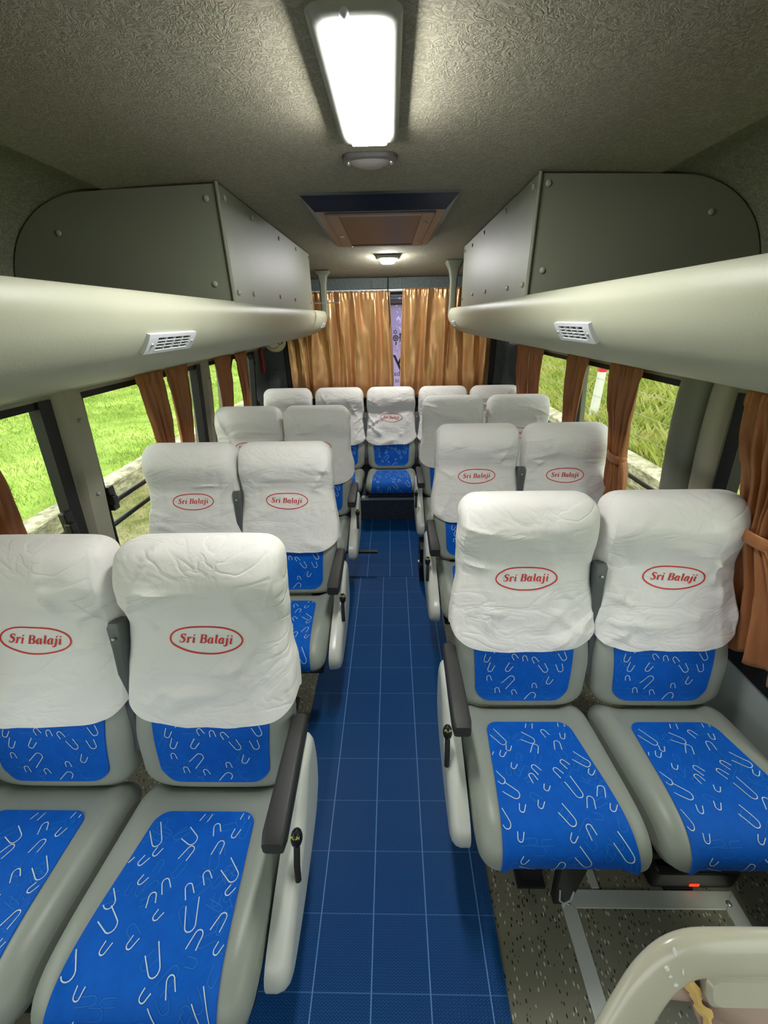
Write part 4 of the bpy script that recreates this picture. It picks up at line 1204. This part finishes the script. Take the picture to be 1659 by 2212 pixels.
m = MB(); m.box((0.022, -0.046, -0.005), (0.058, -0.043, 0.005)); m.box((0.035, -0.046, -0.018), (0.045, -0.043, 0.018)); m.build('emblem', M['screw'], d, smooth=False)
e.rotation_euler = (0, 0, 0.25)
m = MB(); m.loft([[(-1.045 + a, 3.555 + b, z) for a, b in rrect(0.012, 0.014, 0.006, 4)] for z in (1.33, 1.12, 1.105)]); o = m.build('emergency_hammer', M['red']); tag(o, 'dark red upright bar on the wall beside the rearmost left window', 'emergency tool')

# ------------------------------------------------------------------ worn plastic shell in the near right corner
def shell():
    o3 = Vector((0.0, 0.30, 0.62)); ud = Vector((1, 0, 0)); vd = Vector((0, 0.5, 0.866)); nd = ud.cross(vd)   # nd points to the front / up
    nd = Vector((0, -0.866, 0.5))
    e = empty('seat_shell', (0.62, 0.24, 0.0)); tag(e, 'worn cream plastic seat back shell at the bottom right corner', 'seat shell')
    org = Vector((0.62, 0.24, 0.0))
    def P(u, v, n): return tuple(o3 + ud * u + vd * v + nd * n - org)
    # outer rim as swept tube with a flattened section
    C_ = [(0.10, -0.52), (0.165, -0.46), (0.27, -0.33), (0.345, -0.235), (0.405, -0.145), (0.450, -0.085), (0.500, -0.052), (0.57, -0.046), (0.70, -0.046), (0.90, -0.046), (1.0, -0.055), (1.05, -0.10), (1.06, -0.2), (1.06, -0.45)]
    path = [Vector((p[0], p[1])) for p in catmull(C_, 6)]
    m = MB(); rings = []
    for i, p in enumerate(path):
        d = (path[min(i + 1, len(path) - 1)] - path[max(i - 1, 0)]).normalized(); nn = Vector((-d.y, d.x)); r = []
        for k in range(24):
            a = 2 * PI * k / 24; w = 0.034 * sgnpow(math.cos(a), 0.8); hgt = 0.015 * sgnpow(math.sin(a), 0.8)
            q = p + nn * w; r.append(P(q.x, q.y, hgt))
        rings.append(r)
    m.loft(rings); m.build('rim', M['seat_shell'], e)
    # web with hand hole: polygons between the rim and the pink centre
    m = MB()
    def quad(a, b, c_, d, n0=-0.012):
        g = [[P(a[0] * (1 - s) * (1 - t) + b[0] * s * (1 - t) + c_[0] * s * t + d[0] * (1 - s) * t, a[1] * (1 - s) * (1 - t) + b[1] * s * (1 - t) + c_[1] * s * t + d[1] * (1 - s) * t, n0) for s in np.linspace(0, 1, 5)] for t in np.linspace(0, 1, 5)]
        m.grid(g)
    quad((0.43, -0.10), (0.53, -0.06), (0.530, -0.135), (0.474, -0.130)); quad((0.38, -0.16), (0.43, -0.10), (0.474, -0.130), (0.452, -0.145)); quad((0.36, -0.2), (0.38, -0.16), (0.452, -0.145), (0.42, -0.24)); quad((0.30, -0.28), (0.36, -0.2), (0.42, -0.24), (0.33, -0.36))
    quad((0.515, -0.06), (1.04, -0.06), (1.04, -0.45), (0.515, -0.135)); quad((0.515, -0.135), (1.04, -0.45), (0.62, -0.45), (0.55, -0.24))
    ob = m.build('web', M['shellpink'], e); so_ = ob.modifiers.new('s', 'SOLIDIFY'); so_.thickness = 0.008
    m = MB()
    for z, g in ((-0.008, 0.0),): pass
    m.loft([[P(0.70 + a, -0.100 + b, n) for a, b in rrect(0.172 - g, 0.024 - g, 0.014, 5)] for n, g in ((-0.01, 0.0), (0.004, 0.0), (0.010, 0.006))]); m.build('raised_pad', M['seat_shell'], e)
    m = MB(); rng = random.Random(4); L = []; R = []
    ctr = catmull([(0.502, -0.080), (0.505, -0.095), (0.515, -0.112), (0.518, -0.125), (0.528, -0.138), (0.533, -0.155), (0.535, -0.175), (0.54, -0.21)], 4); wd = [0.012, 0.014, 0.011, 0.010, 0.012, 0.008, 0.006, 0.006]
    for i, p in enumerate(ctr):
        w = lerp_tab([(k * 4, wd[k]) for k in range(8)], i) + rng.uniform(-0.0035, 0.0025); L.append(P(p[0] - w, p[1] + 0.003, -0.005)); R.append(P(p[0] + w, p[1] - 0.001, -0.004))
    m.grid([L, [tuple((Vector(a) + Vector(b)) / 2 + nd * 0.004) for a, b in zip(L, R)], R]); m.build('exposed_foam', M['foam'], e)
    m = MB()
    for (u, v, a, b) in ((0.462, -0.058, 0.004, 0.0035), (0.466, -0.069, 0.0035, 0.002), (0.474, -0.081, 0.004, 0.0025), (0.476, -0.035, 0.002, 0.006), (0.486, -0.062, 0.0015, 0.005)):
        m.loft([[P(u + a * s_ * math.cos(t), v + b * s_ * math.sin(t), n) for t in np.linspace(0, 2 * PI, 11)[:-1]] for n, s_ in ((0.0115, 1.0), (0.0158, 0.9))])
    m.build('paint_chip', M['paintchip'], e)
    # lower body so that the shell stands on something
    m = MB(); m.hexa([(0.02, -0.25, 0.0), (0.4, -0.25, 0.0), (0.4, -0.12, 0.0), (0.02, -0.12, 0.0)], [(0.02, -0.22, 0.26), (0.4, -0.22, 0.26), (0.4, -0.12, 0.26), (0.02, -0.12, 0.26)]); m.build('pedestal', M['darksteel'], e, smooth=False)
shell()

# ------------------------------------------------------------------ outside
ZG = -0.6
g = MB(); g.add([(-80, -30, ZG - 0.01), (80, -30, ZG - 0.01), (80, 90, ZG - 0.01), (-80, 90, ZG - 0.01)], [(0, 1, 2, 3)]); tag(g.build('ground', M['soil'], smooth=False), kind='structure')
# lawns rise gently away from the vehicle
def lawn(side, x0, z0, slope, mat, nm):
    rows = []
    for y in np.linspace(-12, 60, 73):
        r = []
        for x in np.concatenate([np.linspace(x0, x0 + 8, 17), np.linspace(x0 + 9, 60, 18)]):
            r.append((side * x, y, z0 + slope * (x - x0) + 0.05 * noise.noise(Vector((x * 0.5, y * 0.5, side)))))
        rows.append(r)
    m = MB(); m.grid(rows); tag(m.build(nm, mat), kind='structure')
lawn(-1, 3.78, -0.42, 0.035, M['lawn'], 'ground_left')
lawn(1, 3.55, -0.40, 0.16, M['lawn'], 'ground_right')
def blades(name, side, x0, x1, y0, y1, n, hmin, hmax, wd, zfn, mat, label, seed):
    rs = np.random.RandomState(seed)
    x = x0 + (x1 - x0) * rs.rand(n) ** 1.3; y = y0 + (y1 - y0) * rs.rand(n); h = (hmin + (hmax - hmin) * rs.rand(n) ** 2) * (0.7 + 0.12 * (x - x0)); an = rs.rand(n) * 2 * PI
    ln = h * (0.25 + 0.6 * rs.rand(n)); la = rs.rand(n) * 2 * PI; w = wd * (0.7 + 0.6 * rs.rand(n)) * (1 + 0.15 * (x - x0))
    z = np.array([zfn(a) for a in x]) - 0.01
    v = np.zeros((n, 4, 3)); cx = side * x
    v[:, 0] = np.stack([cx - w * np.cos(an), y - w * np.sin(an), z], 1); v[:, 1] = np.stack([cx + w * np.cos(an), y + w * np.sin(an), z], 1)
    mx, my = cx + ln * 0.35 * np.cos(la), y + ln * 0.35 * np.sin(la)
    v[:, 2] = np.stack([mx + w * 0.6 * np.cos(an), my + w * 0.6 * np.sin(an), z + h * 0.6], 1)
    v[:, 3] = np.stack([cx + ln * np.cos(la), y + ln * np.sin(la), z + h], 1)
    me = bpy.data.meshes.new(name); me.vertices.add(4 * n); me.vertices.foreach_set('co', v.reshape(-1))
    idx = np.arange(n) * 4; f_ = np.stack([idx, idx + 1, idx + 2, idx, idx + 2, idx + 3], 1).reshape(-1)
    me.loops.add(6 * n); me.loops.foreach_set('vertex_index', f_.astype(np.int32)); me.polygons.add(2 * n); me.polygons.foreach_set('loop_start', (np.arange(2 * n) * 3).astype(np.int32)); me.polygons.foreach_set('loop_total', np.full(2 * n, 3, np.int32))
    me.update(calc_edges=True); me.materials.append(mat)
    o = bpy.data.objects.new(name, me); COL.objects.link(o); tag(o, label, 'grass', kind='stuff'); return o
blades('lawn_grass', -1, 3.8, 13, 0.0, 30, 190000, 0.03, 0.11, 0.0035, lambda x: -0.42 + 0.035 * (x - 3.78), M['blade'], 'bright green grass field beyond the left windows', 1)
blades('lawn_grass', -1, 1.9, 3.5, 1.5, 14, 30000, 0.02, 0.06, 0.003, lambda x: ZG, M['blade'], 'patchy grass between the vehicle and the left kerb wall', 2)
blades('wild_grass', 1, 3.6, 12, 0.0, 30, 150000, 0.12, 0.45, 0.0032, lambda x: -0.40 + 0.16 * (x - 3.55), M['wild'], 'tall pale wild grass beyond the right windows', 3)
blades('wild_grass', 1, 1.9, 3.2, 1.5, 14, 16000, 0.02, 0.06, 0.003, lambda x: ZG, M['blade'], 'short grass between the vehicle and the right kerb wall', 4)
for side, x0, x1, lab in ((-1, 3.55, 3.80, 'low weathered concrete kerb wall beyond the left windows'), (1, 3.28, 3.58, 'low weathered concrete kerb wall beyond the right windows')):
    m = MB(); rows = []
    for y in np.linspace(-8, 40, 161):
        j = 0.012 * noise.noise(Vector((y * 2, side * 3, 0)))
        rows.append([(side * (x0 + j), y, ZG - 0.02), (side * (x0 + j), y, -0.34 + j), (side * (x0 + 0.02), y, -0.325 + j), (side * (x1 - 0.02), y, -0.32 + j), (side * x1, y, -0.335 + j), (side * x1, y, ZG - 0.02)])
    m.loft(rows); tag(m.build('kerb_wall', M['concrete'], angle=30), lab, 'kerb wall', 'roadside kerb walls')
for x, y, zt_, mi, lab in ((3.80, 5.22, 0.66, 'postblue', 'white concrete fence post with a blue top seen through the right window'), (3.82, 7.62, 0.74, 'postred', 'white concrete fence post with a red top seen between the right curtains')):
    m = MB(); m.loft([[(a, b, z) for a, b in rrect(w_, w_, 0.012, 3)] for z, w_ in ((-0.5, 0.065), (zt_ - 0.17 if mi == 'postred' else zt_ - 0.10, 0.055))]); o = m.build('fence_post', M['postwhite']); o.location = (x, y, 0.0)
    tag(o, lab, 'fence post', 'roadside fence posts')
    m = MB(); m.loft([[(a, b, z) for a, b in rrect(w_, w_, 0.012, 3)] for z, w_ in ((zt_ - 0.17 if mi == 'postred' else zt_ - 0.10, 0.056), (zt_, 0.053))]); m.build('painted_top', M[mi], o)
for z, lab in ((0.45, 'top fence wire'), (0.15, 'middle fence wire'), (-0.15, 'lowest fence wire')):
    m = MB(); m.tube([(3.74, y, z + 0.02 * math.sin(y)) for y in np.linspace(-2, 20, 24)], 0.004, 6); o = m.build('fence_wire', M['wire']); tag(o, lab + ' running past the white posts on the right', 'wire', 'fence wires')
m = MB(); m.tube([(4.0, 4.50, -0.5), (4.01, 4.53, -0.1), (3.99, 4.57, 0.25), (4.02, 4.62, 0.6), (4.0, 4.66, 1.1)], [0.016, 0.014, 0.012, 0.010, 0.006], 8); m.tube([(4.0, 4.57, 0.2), (4.08, 4.62, 0.5)], [0.007, 0.003], 6); m.tube([(4.01, 4.6, 0.45), (3.93, 4.66, 0.75)], [0.006, 0.003], 6)
tag(m.build('sapling', M['bark']), 'thin bare sapling seen through the nearest right window', 'sapling')
# guard rails outside the panes
for side in (-1, 1):
    e = empty('guard_rail', (side * 1.19, 1.4, 0.72)); tag(e, 'dark guard bars outside the %s windows' % ('left' if side < 0 else 'right'), 'guard rail', 'window guard rails')
    for z in (0.795, 0.705):
        m = MB(); m.tube([(0, -2.4, z - 0.72), (0, 2.0, z - 0.72)], 0.011, 10); m.build('rail', M['darksteel'], e)
# tree behind the vehicle, seen as a dark shape in the rear glass
e = empty('tree', (-0.04, 6.3, ZG)); tag(e, 'dark leafy tree seen through the gap in the rear curtains', 'tree')
m = MB(); m.tube([(0, 0, 0), (0.02, 0, 1.2), (0.1, 0.0, 2.2)], [0.08, 0.06, 0.03], 8); m.build('trunk', M['bark'], e)
rng = random.Random(9); m = MB()
for k in range(1500):
    p = Vector((rng.gauss(0.05, 0.16), rng.gauss(0, 0.3), rng.gauss(2.2, 0.25))); a = Vector((rng.gauss(0, 1), rng.gauss(0, 1), rng.gauss(0, 1))).normalized() * 0.03; b = a.orthogonal().normalized() * 0.018
    m.add([p - a, p + b, p + a, p - b], [(0, 1, 2, 3)])
m.build('foliage', M['leafdark'], e, smooth=False, recalc=False)
